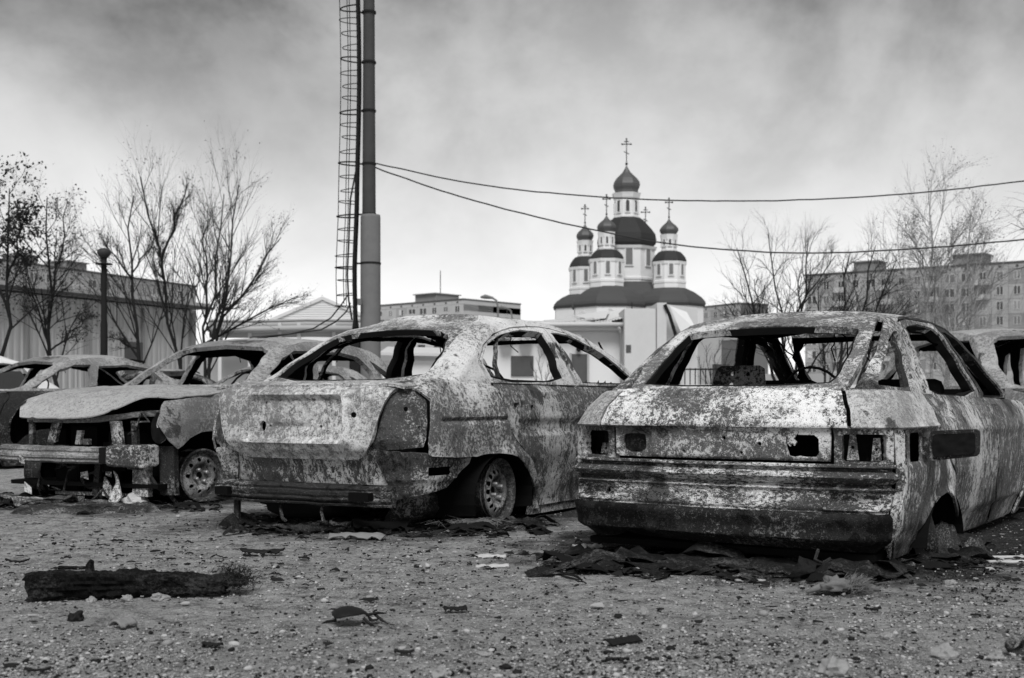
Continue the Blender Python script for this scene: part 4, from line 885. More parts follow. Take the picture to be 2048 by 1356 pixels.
# ================================================================== background materials
M['white'] = plain('white_plaster', .74, .9, .08, 2.5, .1); M['offwhite'] = plain('weathered_plaster', .60, .9, .15, 1.5, .15)
M['dome'] = plain('dome_sheet', .035, .7, .25, .6, .1, .0, .2); M['domelow'] = plain('roof_sheet_grey', .07, .7, .2, .8, .1, .0, .2)
M['onion'] = plain('onion_sheet', .10, .5, .25, .8, .1, .2, .3); M['gilt'] = plain('cross_metal', .06, .35, .2, 3, 0, .6)
M['winmid'] = plain('mid_grey_glass', .16, .3, .3, 1, 0, 0, .5); M['glassd'] = plain('dark_glass', .05, .15, .3, .5, 0, 0, .5); M['glassl'] = plain('pale_glass', .25, .2, .3, .3, 0, 0, .5)  # even glass tones: middle grey, dark and pale
M['panelgrey'] = plain('concrete_panel', .36, .9, .22, .35, .1); M['panelpale'] = plain('pale_panel', .46, .9, .18, .4, .1); M['paneldark'] = plain('grey_brick_panel', .27, .9, .3, .5, .1)  # panel greys lightened, standing in for haze over the far blocks
M['frame'] = plain('window_frame', .62, .7, .1, 4, 0); M['seam'] = plain('joint_mortar', .16, .95, .2, 1, 0); M['tar'] = plain('tarred_roof', .10, .9, .3, 1, .1)
M['concrete'] = plain('pole_concrete', .17, .9, .35, 2.2, .3); M['concreted'] = plain('pole_dark_steel', .065, .8, .4, 3, .2); M['iron'] = plain('black_iron', .02, .7, .4, 8, .1)
M['roofpale'] = plain('pale_sheet_roof', .66, .6, .12, 1.2, .1, .1); M['wallgrey'] = plain('grey_render', .40, .9, .15, 1.2, .1); M['doorgrey'] = plain('dark_shutter', .10, .7, .25, 6, .1)
M['sheetwall'] = plain('grey_sheet_cladding', .46, .7, .2, .8, .1); M['bark'] = plain('bark', .022, .9, .5, 14, .5); M['twig'] = plain('twig', .03, .9, .4, 10, 0); M['birchbark'] = plain('birch_bark', .34, .9, .5, 9, .3); M['paletwig'] = plain('pale_twig', .16, .9, .4, 8, 0)
M['leaf'] = plain('dead_leaf', .035, .8, .5, 5, 0); M['carwhite'] = plain('white_car_paint', .78, .25, .04, 2, 0, 0, .5); M['cable'] = plain('cable', .045, .7, .2, 4, 0); M['lampglass'] = plain('lamp_globe', .05, .4, .3, 4, 0)
M['rag'] = plain('burnt_rag', .022, .95, .6, 12, .8, dist=.01); M['fibre'] = plain('fibre', .17, .95, .5, 25, .5); M['wood'] = burnt('charred_wood', .035, .006, .003, .20, .55, 99.0, 1.6, .6, .7); M['plastic'] = plain('melted_plastic', .016, .5, .4, 10, .3); M['board'] = plain('grey_board', .22, .9, .4, 14, .5); M['paleboard'] = plain('pale_scrap', .50, .9, .35, 18, .4)
# ================================================================== church
def church():
    Y = 112.0; S = FPX/Y
    cx_, cy_, _ = wp(1253, 800, Y)
    c = thing('church','white orthodox church with dark onion domes beyond the low buildings','church',(cx_, cy_, 0))
    hz = lambda y: HC+(YH-y)/S
    rad = lambda w: w/2/S
    def win(parent, x, y, z, w, h, ang, arched=True, mats=('glassd',)):
        b = MB(); n = 6; pts = [(-w/2,0),(w/2,0),(w/2,h)]+([(w/2*math.cos(PI*i/n), h+w/2*math.sin(PI*i/n)) for i in range(1,n)] if arched else [])+[(-w/2,h)]
        b.prism(pts, -.06, .10)
        o = b.build('window',[M[mats[0]]],parent); o.location = (x,y,z); o.rotation_euler = (0,0,ang)
        f = MB(); k = .10
        f.box(-w/2-k,-w/2,-.10,.08,-k,h); f.box(w/2,w/2+k,-.10,.08,-k,h); f.box(-w/2-k,w/2+k,-.12,.08,-k-.06,-k)
        fo = f.build('window_frame',[M['white']],parent); fo.location = (x,y,z); fo.rotation_euler = (0,0,ang)
    def tower(dx, dy, ybody, ybase, yroof0, yroof1, ydrum, yon0, yonmid, ywide, yball, ytip, wbody, wdrum, wonion, wroof, kbulb=1.0, big=False):
        """octagonal body, bell-shaped roof, lantern, onion and cross; rows are photograph rows at the church's distance"""
        k = (Y+dy)/Y
        H = lambda y: HC+(hz(y)-HC)*k
        Rr = lambda w: rad(w)*k
        X = dx*k+ cx_*(k-1); D = dy
        rot = PI/8
        b = MB(); r = Rr(wbody)/math.cos(PI/8)
        b.lathe([(r,H(ybase)),(r,H(ybody)+.5),(r*1.03,H(ybody)+.55),(r*1.03,H(ybody)+.75),(r,H(ybody)+.8),(r,H(yroof0)-.35),(r*1.05,H(yroof0)-.25),(r*1.08,H(yroof0)),(.01,H(yroof0)+.02)],8,(X,D),0,rot); wall = b.build('tower_wall',[M['white']],c)
        wr = Rr(wroof); wd = Rr(wdrum); t0, t1 = H(yroof0)+.02, H(yroof1); n = 9
        if big: prof = [(wr*.90,t0),(wr*.985,t0+(t1-t0)*.10),(wr*1.0,t0+(t1-t0)*.24),(wr*.965,t0+(t1-t0)*.42),(wr*.84,t0+(t1-t0)*.60),(wr*.70,t0+(t1-t0)*.76),(wr*.58,t0+(t1-t0)*.90),(wd*1.12,t1)]
        else: prof = [(wr*1.0,t0),(wr*1.0,t0+(t1-t0)*.12),(wr*.93,t0+(t1-t0)*.40),(wr*.80,t0+(t1-t0)*.68),(wr*.66,t0+(t1-t0)*.9),(wd*1.15,t1)]
        b = MB(); b.lathe([(q/math.cos(PI/8),z) for q,z in prof]+[(.01,t1)],8,(X,D),0,rot); b.build('bell_roof',[M['dome']],c)
        b = MB(); q = wd/math.cos(PI/8); z0, z1 = t1, H(ydrum)
        b.lathe([(q*1.08,z0),(q*1.08,z0+.15),(q,z0+.2),(q,z1-.6),(q*1.10,z1-.45),(q*1.16,z1-.2),(q*1.22,z1),(.01,z1+.01)],8,(X,D),0,rot); b.build('lantern',[M['white']],c)
        for i in range(8):
            a = i*PI/4+PI; 
            if math.sin(a) > .3: continue
            win(c, X+wd*math.cos(a), D+wd*math.sin(a), z0+.55, wd*.30, (z1-z0)*.38, a+PI/2)
        # onion
        o0 = H(ydrum); ow = Rr(wonion); om = H(ywide); ot = H(yball)
        prof = [(wd*.95,o0),(ow*.86,o0+(om-o0)*.35),(ow*.97,o0+(om-o0)*.7),(ow,om),(ow*.95,om+(ot-om)*.13),(ow*.78,om+(ot-om)*.30),(ow*.54,om+(ot-om)*.46),(ow*.32,om+(ot-om)*.61),(ow*.17,om+(ot-om)*.77),(ow*.08,om+(ot-om)*.9),(.03,ot)]
        b = MB(); b.lathe([(q_/math.cos(PI/8) if q_>.1 else q_,z) for q_,z in prof],8,(X,D),0,rot); b.build('onion_dome',[M['onion']],c)
        s = (H(ytip)-ot); b = MB(); br = .10*s*.5
        b.lathe([(.01,ot-.02),(br*.9,ot+br*.2),(br*1.1,ot+br),(br*.8,ot+br*1.7),(.04,ot+br*2)],10,(X,D)); b.build('cross_ball',[M['gilt']],c,True)
        b = MB(); w_ = max(.04, s*.016)
        b.box(X-w_,X+w_,D-w_,D+w_,ot,ot+s); 
        for f_, l_ in ((.80,.17),(.90,.09)): b.box(X-s*l_,X+s*l_,D-w_*.9,D+w_*.9,ot+s*f_-w_,ot+s*f_+w_)
        b.add([(X-s*.10,D-w_*.8,ot+s*.45+.05*s),(X+s*.10,D-w_*.8,ot+s*.45-.05*s),(X+s*.10,D-w_*.8,ot+s*.45-.05*s+2*w_),(X-s*.10,D-w_*.8,ot+s*.45+.05*s+2*w_),(X-s*.10,D+w_*.8,ot+s*.45+.05*s),(X+s*.10,D+w_*.8,ot+s*.45-.05*s),(X+s*.10,D+w_*.8,ot+s*.45-.05*s+2*w_),(X-s*.10,D+w_*.8,ot+s*.45+.05*s+2*w_)],[(0,1,2,3),(7,6,5,4),(0,4,5,1),(1,5,6,2),(2,6,7,3),(3,7,4,0)])
        for q_ in (-1,1): b.box(X+q_*s*.17-w_*1.8,X+q_*s*.17+w_*1.8,D-w_*.8,D+w_*.8,ot+s*.80-w_*1.8,ot+s*.80+w_*1.8)
        b.box(X-w_*1.8,X+w_*1.8,D-w_*.8,D+w_*.8,ot+s-w_*1.8,ot+s+w_*1.8)
        b.build('cross',[M['gilt']],c)
        # body windows on the two near faces
        for a in (-PI/2, -PI/4, -3*PI/4):
            hb = H(yroof0)-H(ybody)
            win(c, X+Rr(wbody)*math.cos(a), D+Rr(wbody)*math.sin(a), H(ybody)+(1.9 if big else 1.3), .62 if big else .36, hb*.40, a+PI/2, True, ('winmid',))
    M_ = lambda px: (px-1253)/S
    tower(0,0, 575,640, 497,437, 388, 0,0,370, 330,278, 108,46,52,114, big=True)
    tower(M_(1213),-4, 578,640, 520,500, 465, 0,0,454, 430,390, 66,28,37,66)
    tower(M_(1170),3, 592,640, 536,514, 482, 0,0,472, 447,410, 60,27,34,62)
    tower(M_(1338),-3.5, 580,640, 525,503, 470, 0,0,460, 436,397, 63,28,36,66)
    tower(M_(1291),5, 592,640, 545,520, 490, 0,0,482, 462,415, 60,26,33,62)
    # low apse roofs under the towers
    def skirt(pxc, dy, wtop, wbot, y0, y1, mat='domelow'):
        k = (Y+dy)/Y; X = M_(pxc)*k+cx_*(k-1); zt, zb = HC+(hz(y0)-HC)*k, HC+(hz(y1)-HC)*k; a, e = rad(wtop)*k, rad(wbot)*k
        b = MB(); b.lathe([(.01,zt+.05),(a,zt),(a+(e-a)*.45,zt-(zt-zb)*.28),(a+(e-a)*.80,zt-(zt-zb)*.60),(e*.985,zt-(zt-zb)*.86),(e,zb),(e*.96,zb-.25)],8,(X,dy),0,PI/8); b.build('apse_roof',[M[mat]],c)
        b = MB(); b.lathe([(e*.93,zb-.2),(e*.93,0)],8,(X,dy),0,PI/8); b.build('apse_wall',[M['white']],c)
    skirt(1217,-4,70,158,574,612); skirt(1338,-3.5,66,150,577,610); skirt(1166,3,62,128,590,614); skirt(1262,0,120,190,568,600)
church()
# ================================================================== blocks of flats made of wall panels
def flats(name, label, P0, P1, height, floors, cols, depth, mats, group, roofboxes=(), balconies=(), winw=.42, end_right=False, antenna=None, attic=1.4, first=0):
    dx, dy = P1[0]-P0[0], P1[1]-P0[1]; L = math.hypot(dx, dy)
    c = thing(name, label, 'building', (P0[0], P0[1], 0), math.atan2(dy, dx), group)
    b = MB(); b.box(.05,L-.05,.05,depth,0,height-.3); b.build('core_wall',[M['seam']],c)
    b = MB(); b.box(-.15,L+.15,-.2,depth+.1,height-.35,height); b.build('roof',[M['tar']],c)
    fh = (height-attic)/floors; cw = L/cols; rnd = random.Random(len(name)*7+cols)
    pm = MB(); pm.box(.03,cw-.03,-.05,.2,.03,fh-.03); pme = [pm.mesh('wall_panel') for _ in mats]
    for me, mt in zip(pme, mats): me.materials.append(M[mt])
    wm = {}
    for kind, w in (('single', cw*.36), ('wide', cw*.58)):
        q = MB(); h0, h1 = fh*.30, fh*.84; x0 = (cw-w)/2
        q.box(x0,x0+w,-.07,-.052,h0,h1,1); q.box(x0-.06,x0,-.11,-.05,h0-.06,h1+.06); q.box(x0+w,x0+w+.06,-.11,-.05,h0-.06,h1+.06); q.box(x0,x0+w,-.11,-.05,h1,h1+.06); q.box(x0,x0+w,-.14,-.05,h0-.06,h0)
        q.box(x0+w*.46,x0+w*.54,-.10,-.068,h0,h1)
        for gi, gm in enumerate(('glassd','winmid','glassl','glassd')):
            q2 = MB(); q2.v, q2.f, q2.m = list(q.v), list(q.f), list(q.m)
            if gi == 3: q2.box(x0,x0+w*.45,-.076,-.071,h0+(h1-h0)*.1,h1,0)          # half-drawn curtain
            me = q2.mesh('window'); me.materials.append(M['frame']); me.materials.append(M[gm]); wm[kind,gi] = me
    bmesh_ = MB(); bmesh_.box(cw*.08,cw*.92,-1.0,-.06,0,.12); bmesh_.box(cw*.08,cw*.92,-1.0,-.92,.12,1.05); bmesh_.box(cw*.08,cw*.12,-.92,-.06,.12,1.05); bmesh_.box(cw*.88,cw*.92,-.92,-.06,.12,1.05)
    bm_ = bmesh_.mesh('balcony'); bm_.materials.append(M['panelpale'])
    at_ = MB(); at_.box(.03,cw-.03,-.05,.2,.03,attic-.4); atm = at_.mesh('wall_panel'); atm.materials.append(M[mats[0]])
    for i in range(cols):
        for f in range(first, floors):
            me = pme[0 if rnd.random() < .75 else len(pme)-1]
            p = bpy.data.objects.new('wall_panel', me); COL.objects.link(p); p.parent = c; p.location = (i*cw, 0, f*fh)
            w = bpy.data.objects.new('window', wm['wide' if (i*7+3) % 5 in (1, 3) else 'single', rnd.choice((0,0,0,1,1,2,3))]); COL.objects.link(w); w.parent = p
            if (i % 6) in balconies and rnd.random() < .85:
                o = bpy.data.objects.new('balcony', bm_); COL.objects.link(o); o.parent = p
        p = bpy.data.objects.new('wall_panel', atm); COL.objects.link(p); p.parent = c; p.location = (i*cw, 0, height-attic)
        q = MB(); q.box(cw*.42,cw*.58,-.07,-.052,.25,.75); q.build('vent',[M['glassd']],p)
    if end_right:
        n = max(1, int(depth/5)); ew = depth/n
        e = MB(); e.box(-.05,.2,.03,ew-.03,.03,fh-.03); em = e.mesh('wall_panel'); em.materials.append(M[mats[0]])
        for i in range(n):
            for f in range(first, floors+1):
                p = bpy.data.objects.new('wall_panel', em); COL.objects.link(p); p.parent = c; p.location = (L-.15, i*ew, min(f*fh, height-fh-.35))
                if f == floors: p.location.z = height-.36-fh+.02
    for x0, x1, h in roofboxes:
        b = MB(); b.box(x0,x1,depth*.3,depth*.7,height,height+h); b.box(x0-.3,x1+.3,depth*.27,depth*.73,height+h,height+h+.25); b.build('stair_head',[M['paneldark']],c)
    if antenna:
        b = MB(); b.tube([(antenna[0],depth*.4,height),(antenna[0],depth*.4,height+antenna[1])],.12,5); b.build('antenna',[M['iron']],c)
    return c
def atY(px, Y): return ((px-1024)/FPX*Y, Y)
flats('apartment_block','long nine-storey panel block behind the bare trees at right',atY(1610,251),atY(2160,220),27,9,17,13,('panelgrey','paneldark'),None,((9,14,2.2),(29,35,2.2)),(2,5),first=1)
flats('apartment_block','pale panel block with roof hut and mast, right of the pole',atY(730,330),atY(927,305),26.6,9,9,22,('panelpale','panelgrey'),None,((13,21,2.6),),(1,4),end_right=True,antenna=(20.5,9),first=5)
flats('apartment_block','small pale block just right of the church',atY(1385,335),atY(1480,318),26.6,9,5,10,('panelpale','panelgrey'),None,(),(),first=6)
flats('apartment_block','grey panel block rising behind the trees at far left',atY(-120,220),atY(392,288),28.2,9,18,14,('panelgrey','paneldark'),None,((11,16,2.0),(24,28,2.0),(36,42,2.0)),(2,),end_right=True,first=2)
# ================================================================== low buildings
def ribbed(name, L, z0, z1, mat, parent, loc, pitch=.30, depth=.05, rz=0.0):
    b = MB(); n = int(L/pitch); xs = []
    for i in range(n+1): xs += [(i*pitch,0),(i*pitch+pitch*.40,0),(i*pitch+pitch*.5,-depth),(i*pitch+pitch*.9,-depth)]
    xs = [p for p in xs if p[0] <= L+.001]
    vs = [(x,y,z0) for x,y in xs]+[(x,y,z1) for x,y in xs]; k = len(xs)
    b.add(vs,[(i,i+1,i+1+k,i+k) for i in range(k-1)])
    return b.build(name,[mat],parent,False,loc)
def shed_left():
    P0, P1 = atY(-160,38), atY(392,50); dx, dy = P1[0]-P0[0], P1[1]-P0[1]; L = math.hypot(dx,dy)
    c = thing('metal_shed','low grey metal-clad shed with painted eave shadow behind the left trees','building',(P0[0],P0[1],0),math.atan2(dy,dx))
    H = 4.55; n = 12; w = L/n
    b = MB(); b.box(.1,L-.1,.12,9,0,H-.05); b.build('inner_wall',[M['paneldark']],c)
    for i in range(n): ribbed('cladding_sheet',w-.02,0,H-.1,M['sheetwall'],c,(i*w,0,0))
    b = MB(); b.prism([(-.4,H-.02),(L+.3,H-.02),(L+.3,H+.20),(-.4,H+.20)],-.55,9.3); b.build('roof',[M['wallgrey']],c)
    b = MB(); b.box(-.4,L+.3,-.62,-.55,H-.06,H+.06); b.build('gutter',[M['concreted']],c)  # thin dark strip, coloured to stand for the shadow line along the eave
    for x in (9.0,):
        b = MB(); b.box(x,x+.9,-.16,-.06,0,3.0); b.build('door',[M['doorgrey']],c)
    for i in range(5):
        b = MB(); x = 1.2+i*2.9; b.box(x,x+.08,-.2,-.06,0,H-.2); b.build('downpipe',[M['paneldark']],c)
shed_left()
def gable_house():
    x0, y = atY(548,70); x1 = atY(742,70)[0]; w = x1-x0; S = FPX/70; c = thing('gabled_building','pale gabled building with low pitched roof left of the pole','building',(x0,y,0))
    ze = HC+(YH-638)/S; za = HC+(YH-597)/S
    n = 8
    b = MB(); b.box(.05,w-.05,.1,16,0,ze); b.build('wall',[M['white']],c)
    k = (za-ze)/9
    for i in range(9):                                            # clapboards of the gable
        z = ze+i*k; h0 = (1-i/9)*w/2; h1 = (1-(i+1)/9)*w/2
        b = MB(); b.prism([(w/2-h0+.02,z+.01),(w/2+h0-.02,z+.01),(w/2+h1,z+k-.01),(w/2-h1,z+k-.01)],.0-.01*(i%2),.2); b.build('board',[M['white']],c)
    for sg in (-1,1):
        b = MB(); e = w/2+.5
        p = [(w/2,za+.12),(w/2+sg*e,ze-.10),(w/2+sg*e,ze-.30),(w/2,za-.08)]
        b.prism(p,-.10,16.3); b.build('roof_slope',[M['roofpale']],c)
    b = MB(); b.box(-.2,w+.2,-.15,.05,ze-.35,ze-.05); b.build('fascia',[M['frame']],c)
gable_house()
def pipe_rack():
    x0, y = atY(418,48); x1 = atY(735,48)[0]; w = x1-x0; S = FPX/48; c = thing('pipe_rack','overhead heating pipes on thin posts in front of the gabled building','pipeline',(x0,y,0))
    for i, (py, r, yo) in enumerate(((641,.05,0),(649,.14,.1),(658,.12,-.2),(667,.16,.15))):
        z = HC+(YH-py)/S; b = MB(); b.tube([(0,yo,z),(w*.3,yo,z-.02),(w*.62,yo,z+.03),(w,yo,z)],r,8); b.build('pipe',[M['wallgrey']],c,True)
    for px in (440,500,560,598,668,722):
        x = atY(px,48)[0]-x0; b = MB(); b.box(x-.07,x+.07,-.05,.09,0,HC+(YH-646)/S); b.build('post',[M['frame']],c)
    b = MB(); b.box(-1,w,1.2,1.4,0,2.6); b.build('back_wall',[M['wallgrey']],c)
pipe_rack()
def white_building():
    Yb = 40.0; S = FPX/Yb; X = lambda px: (px-1024)/S; Zz = lambda py: HC+(YH-py)/S
    x0 = X(800); c = thing('low_white_building','low white building with torn sheet roof, door, shutter and air conditioners','building',(x0,Yb,0))
    L = lambda px: X(px)-x0
    b = MB(); b.box(0,L(1247),0,6,0,Zz(650)); b.build('wall',[M['white']],c)
    # corrugated roof sheets, some torn up near the block
    n = 15; e0, e1 = L(790), L(1250); w = (e1-e0)/n; rnd = random.Random(4)
    for i in range(n):
        lift = 0 if i < 10 else [.03,.12,.26,.10,.30][i-10]
        zl = Zz(647); zr = Zz(620); b = MB(); k = 10
        for j in range(k):
            xa, xb = e0+w*(i+j/k), e0+w*(i+(j+1)/k); o = .03*(j % 2); o2 = .03*((j+1) % 2)
            t = lift*(.3+.7*j/k); t2 = lift*(.3+.7*(j+1)/k)
            b.add([(xa,-.45,zl+o+t*.5),(xb,-.45,zl+o2+t2*.5),(xb,5.8,zr+o2+t2*1.6-.02*(i%2)),(xa,5.8,zr+o+t*1.6-.02*(i%2))],[(0,1,2,3)])
        o = b.build('roof_sheet',[M['roofpale']],c); o.modifiers.new('t','SOLIDIFY').thickness = .02
    for (a,h1,h2,d) in ((L(1178),.05,.22,-.2),(L(1212),.10,.30,.4)):
        b = MB(); z = Zz(640); b.add([(a,d,z),(a+.55,d+.1,z+h1),(a+.80,d+1.6,z+h2+.2),(a-.45,d+1.5,z+h2)],[(0,1,2,3)]); o = b.build('torn_sheet',[M['roofpale']],c); o.modifiers.new('t','SOLIDIFY').thickness = .02
    b = MB(); b.tube([(e0,-.52,Zz(650)),(e1,-.52,Zz(651))],.075,8); b.build('gutter',[M['frame']],c,True)
    b = MB(); b.box(e0,e1,-.40,-.02,Zz(662),Zz(655)); b.build('soffit',[M['offwhite']],c)
    b = MB(); b.tube([(L(1234),-.5,Zz(651)),(L(1236),-.5,Zz(658)),(L(1243),-.12,Zz(668)),(L(1243),-.12,.1)],.065,8); b.build('downpipe',[M['frame']],c,True)
    # door with lantern, shuttered window
    d = MB(); d.box(L(1143),L(1174),-.06,.05,0,Zz(708)); do = d.build('door',[M['doorgrey']],c)
    d = MB(); d.box(L(1147),L(1170),-.085,-.062,Zz(768),Zz(713)); d.build('door_panel',[M['doorgrey']],do)
    d = MB(); d.box(L(1139),L(1143),-.09,.05,0,Zz(706)); d.box(L(1174),L(1178),-.09,.05,0,Zz(706)); d.build('door_frame',[M['wallgrey']],do)
    l = MB(); xc, zc_ = L(1157), Zz(697); l.lathe([(.02,zc_-.10),(.07,zc_-.08),(.10,zc_+.06),(.12,zc_+.08),(.03,zc_+.17),(.0,zc_+.2)],6,(xc,-.18)); l.box(xc-.02,xc+.02,-.18,0,zc_-.12,zc_-.09); l.build('wall_lantern',[M['iron']],c)
    w_ = MB(); w_.box(L(1022),L(1067),-.05,.03,Zz(752),Zz(712)); wo_ = w_.build('window_shutter',[M['doorgrey']],c)
    for i in range(7):
        q = MB(); xx = L(1024)+i*(L(1067)-L(1024))/7; q.box(xx,xx+.09,-.07,-.05,Zz(751),Zz(713)); q.build('slat',[M['doorgrey']],wo_)
    for px, py in ((1013,681),(1052,679),(1092,680)):
        q = MB(); q.box(L(px-14),L(px+12),-.42,-.05,Zz(py+10),Zz(py-10)); ac = q.build('air_conditioner',[M['white']],c); bevel(ac,.03,2)
        q = MB(); q.lathe([(.13,0),(.15,.01),(.15,.03)],16); f = q.build('fan_grille',[M['wallgrey']],ac); f.location = (L(px-3),-.425,Zz(py)); f.rotation_euler = (PI/2,0,0)
    for px in (836,868):
        q = MB(); q.box(L(px),L(px+14),-.03,.03,Zz(706),Zz(690)); q.build('window',[M['glassd']],c)
    # porch roof at the left end, seen through the middle car
    q = MB(); q.add([(L(775),-2.6,Zz(716)),(L(892),-2.6,Zz(718)),(L(892),-.02,Zz(700)),(L(775),-.02,Zz(698))],[(0,1,2,3)]); o = q.build('porch_roof',[M['roofpale']],c); o.modifiers.new('t','SOLIDIFY').thickness = .08
    q = MB(); q.box(L(780),L(888),-2.3,-2.2,0,Zz(726)); q.build('porch_wall',[M['white']],c)
white_building()
def block_end():
    Yb = 39.0; S = FPX/Yb; X = lambda px: (px-1024)/S; Zz = lambda py: HC+(YH-py)/S
    x0 = X(1249); c = thing('rendered_block','tall pale rendered block with stepped top beside the torn roof','building',(x0,Yb,0)); L = lambda px: X(px)-x0
    b = MB(); b.box(0,L(1312),0,5,0,Zz(617)); b.build('wall',[M['offwhite']],c)
    b = MB(); b.box(L(1313),L(1332),-.15,5,0,Zz(606)); b.build('parapet_pier',[M['offwhite']],c)
    b = MB(); b.prism([(L(1333),0),(L(1398),0),(L(1398),Zz(614)),(L(1333),Zz(607))],.3,5); b.build('side_wall',[M['offwhite']],c)
    b = MB(); b.tube([(L(1328),-.2,Zz(610)),(L(1337),-.2,Zz(630)),(L(1348),-.2,Zz(665)),(L(1356),-.2,Zz(700)),(L(1358),-.2,Zz(760))],.06,6); b.build('drain_hose',[M['iron']],c)
    b = MB(); b.add([(L(1338),-.1,Zz(612)),(L(1372),-.15,Zz(625)),(L(1392),-.4,Zz(665)),(L(1360),-.3,Zz(668))],[(0,1,2,3)]); o = b.build('torn_sheet',[M['white']],c); o.modifiers.new('t','SOLIDIFY').thickness = .02
    b = MB(); b.tube([(L(1270),1,Zz(617)),(L(1270),1,Zz(600))],.02,5); b.build('antenna',[M['iron']],c)
    b = MB(); b.box(L(1252),L(1262),-.02,.02,Zz(705),Zz(690)); b.build('vent',[M['doorgrey']],c)
    c2 = thing('stone_annex','narrow stained annex wall right of the rendered block','building',(X(1400),Yb+3,0))
    b = MB(); b.box(0,L(1475)-L(1400),0,4,0,HC+(YH-668)/FPX*42); b.build('wall',[M['wallgrey']],c2)
    b = MB(); b.box(.9,1.5,-.05,.05,1.2,2.0); b.build('window',[M['glassd']],c2)
block_end()
def long_wall():
    P0, P1 = atY(1390,55), atY(2200,46); c = thing('yard_wall','low grey yard wall running behind the trees at right','wall',(P0[0],P0[1],0),math.atan2(P1[1]-P0[1],P1[0]-P0[0])); L_ = math.hypot(P1[0]-P0[0],P1[1]-P0[1]); n = 8
    for i in range(n):
        b = MB(); b.box(i*L_/n+.02,(i+1)*L_/n-.02,-.08,.08,0,1.9); b.build('wall_slab',[M['wallgrey']],c)
long_wall()
# ================================================================== fence, poles, lamps, wires
def fence(px0, px1, Yf, label, pick=None):
    S = FPX/Yf; X = lambda px: (px-1024)/S; x0 = X(px0); c = thing('railing',label,'fence',(x0,Yf,0)); L = X(px1)-x0
    b = MB(); b.box(0,L,-.03,.03,1.00,1.07); b.build('top_rail',[M['frame']],c)
    b = MB(); b.box(0,L,-.02,.02,.35,.40); b.build('lower_rail',[M['frame']],c)
    n = max(2,int(L/1.6))
    for i in range(n+1):
        x = L*i/n; b = MB(); b.box(x-.035,x+.035,-.05,.05,0,1.10); b.build('post',[M['frame']],c)
    if pick:
        a, e = X(pick[0])-x0, X(pick[1])-x0; m = int((e-a)/.105)
        for i in range(m+1):
            x = a+(e-a)*i/m; b = MB(); b.box(x-.010,x+.010,-.012,.012,.2,1.42); b.build('picket',[M['iron']],c)
        b = MB(); b.box(a,e,-.015,.015,1.38,1.41); b.build('picket_rail',[M['iron']],c)
fence(1030,1345,25,'white tube railing in front of the low white building'); fence(1347,1760,25.2,'railing with thin dark pickets seen through the right car','' or (1349,1432))
def mast():
    Yp = 25.0; S = FPX/Yp; X = lambda px: (px-1024)/S; Zz = lambda py: HC+(YH-py)/S
    x0 = X(741); c = thing('floodlight_mast','tall stepped concrete mast with caged ladder rising out of frame','mast',(x0,Yp,0))
    b = MB(); b.lathe([(.215,0),(.208,Zz(436)),(.20,Zz(430)),(.15,Zz(429))],24); b.build('concrete_base',[M['concrete']],c,True)
    b = MB(); b.lathe([(.142,Zz(429)),(.128,Zz(200)),(.118,Zz(0)),(.10,Zz(-500)),(.09,Zz(-800)),(0.01,Zz(-800))],20,(X(738)-x0,0)); b.build('upper_shaft',[M['concreted']],c,True)
    for py in (25,125,222,328,429,527):
        b = MB(); r = .145 if py < 430 else .215; b.lathe([(r-.01,Zz(py)-.02),(r+.004,Zz(py)-.02),(r+.004,Zz(py)+.02),(r-.01,Zz(py)+.02)],20,(X(738 if py<430 else 741)-x0,0)); b.tube([(-.12,0,Zz(py)),(X(714)-x0,-.02,Zz(py))],.02,5); b.build('clamp',[M['iron']],c)
    # ladder with hoop cage (seen from the side, wavy after the fire)
    dxs = lambda py: (X(716+2.5*math.sin(py/95.)+(-6 if py>430 else 0)*min(1,(py-430)/120.))-x0)
    rows = list(range(640,-330,-26))
    lad = []
    for sg in (-1,1):
        b = MB(); b.tube([(dxs(p),sg*.18,Zz(p)) for p in range(655,-330,-40)],.028,6); lad.append(b.build('ladder_rail',[M['iron']],c))
    for i, p in enumerate(rows):
        q = MB(); q.tube([(dxs(p)-.02,-.18,Zz(p+10)),(dxs(p)-.02,.18,Zz(p+10))],.012,5); q.build('rung',[M['iron']],c)
        if p < 640:
            h = MB(); w = (.37+.03*math.sin(i*1.7))*(1.0 if p<430 else 1.05); tl = .03*math.sin(i*2.3)
            h.tube([(dxs(p)-w*math.sin(PI*k/12), -.22*math.cos(PI*k/12), Zz(p)+tl*math.sin(PI*k/12)) for k in range(13)],(.010 if i%4 else .016),5); h.build('cage_hoop',[M['iron']],c)
    for a in (.18,.5,.82):
        b = MB(); b.tube([(dxs(p)-.385*math.sin(PI*a),-.22*math.cos(PI*a),Zz(p)) for p in range(610,-330,-26)],.009,5); b.build('cage_strap',[M['iron']],c)
    b = MB(); b.tube([(X(712)-x0,-.05,Zz(345)),(X(702)-x0,-.1,Zz(400)),(X(699)-x0,-.1,Zz(480)),(X(696)-x0,-.1,Zz(550)),(X(698)-x0,-.05,Zz(600)),(X(704)-x0,0,Zz(640))],.02,6); b.build('loose_cable',[M['cable']],c)
    b = MB(); b.lathe([(.16,0),(.12,Zz(690)),(.05,Zz(640))],8,(dxs(640),0)); b.build('cable_gland',[M['iron']],c)
    b = MB(); b.box(X(719)-x0,X(727)-x0,-.35,-.22,Zz(612),Zz(600)); b.build('junction_box',[M['concrete']],c)
    # two cables drooping off to the left
    for k, pts in enumerate((((699,588),(680,608),(655,632),(615,652),(560,662),(470,668)),((702,607),(690,622),(665,640),(630,655),(575,660),(480,672)))):
        w = MB(); w.tube([(X(p)-x0,-.1+i*.3,Zz(y)) for i,(p,y) in enumerate(pts)],.016,5); w.build('loose_cable',[M['cable']],c)
mast()
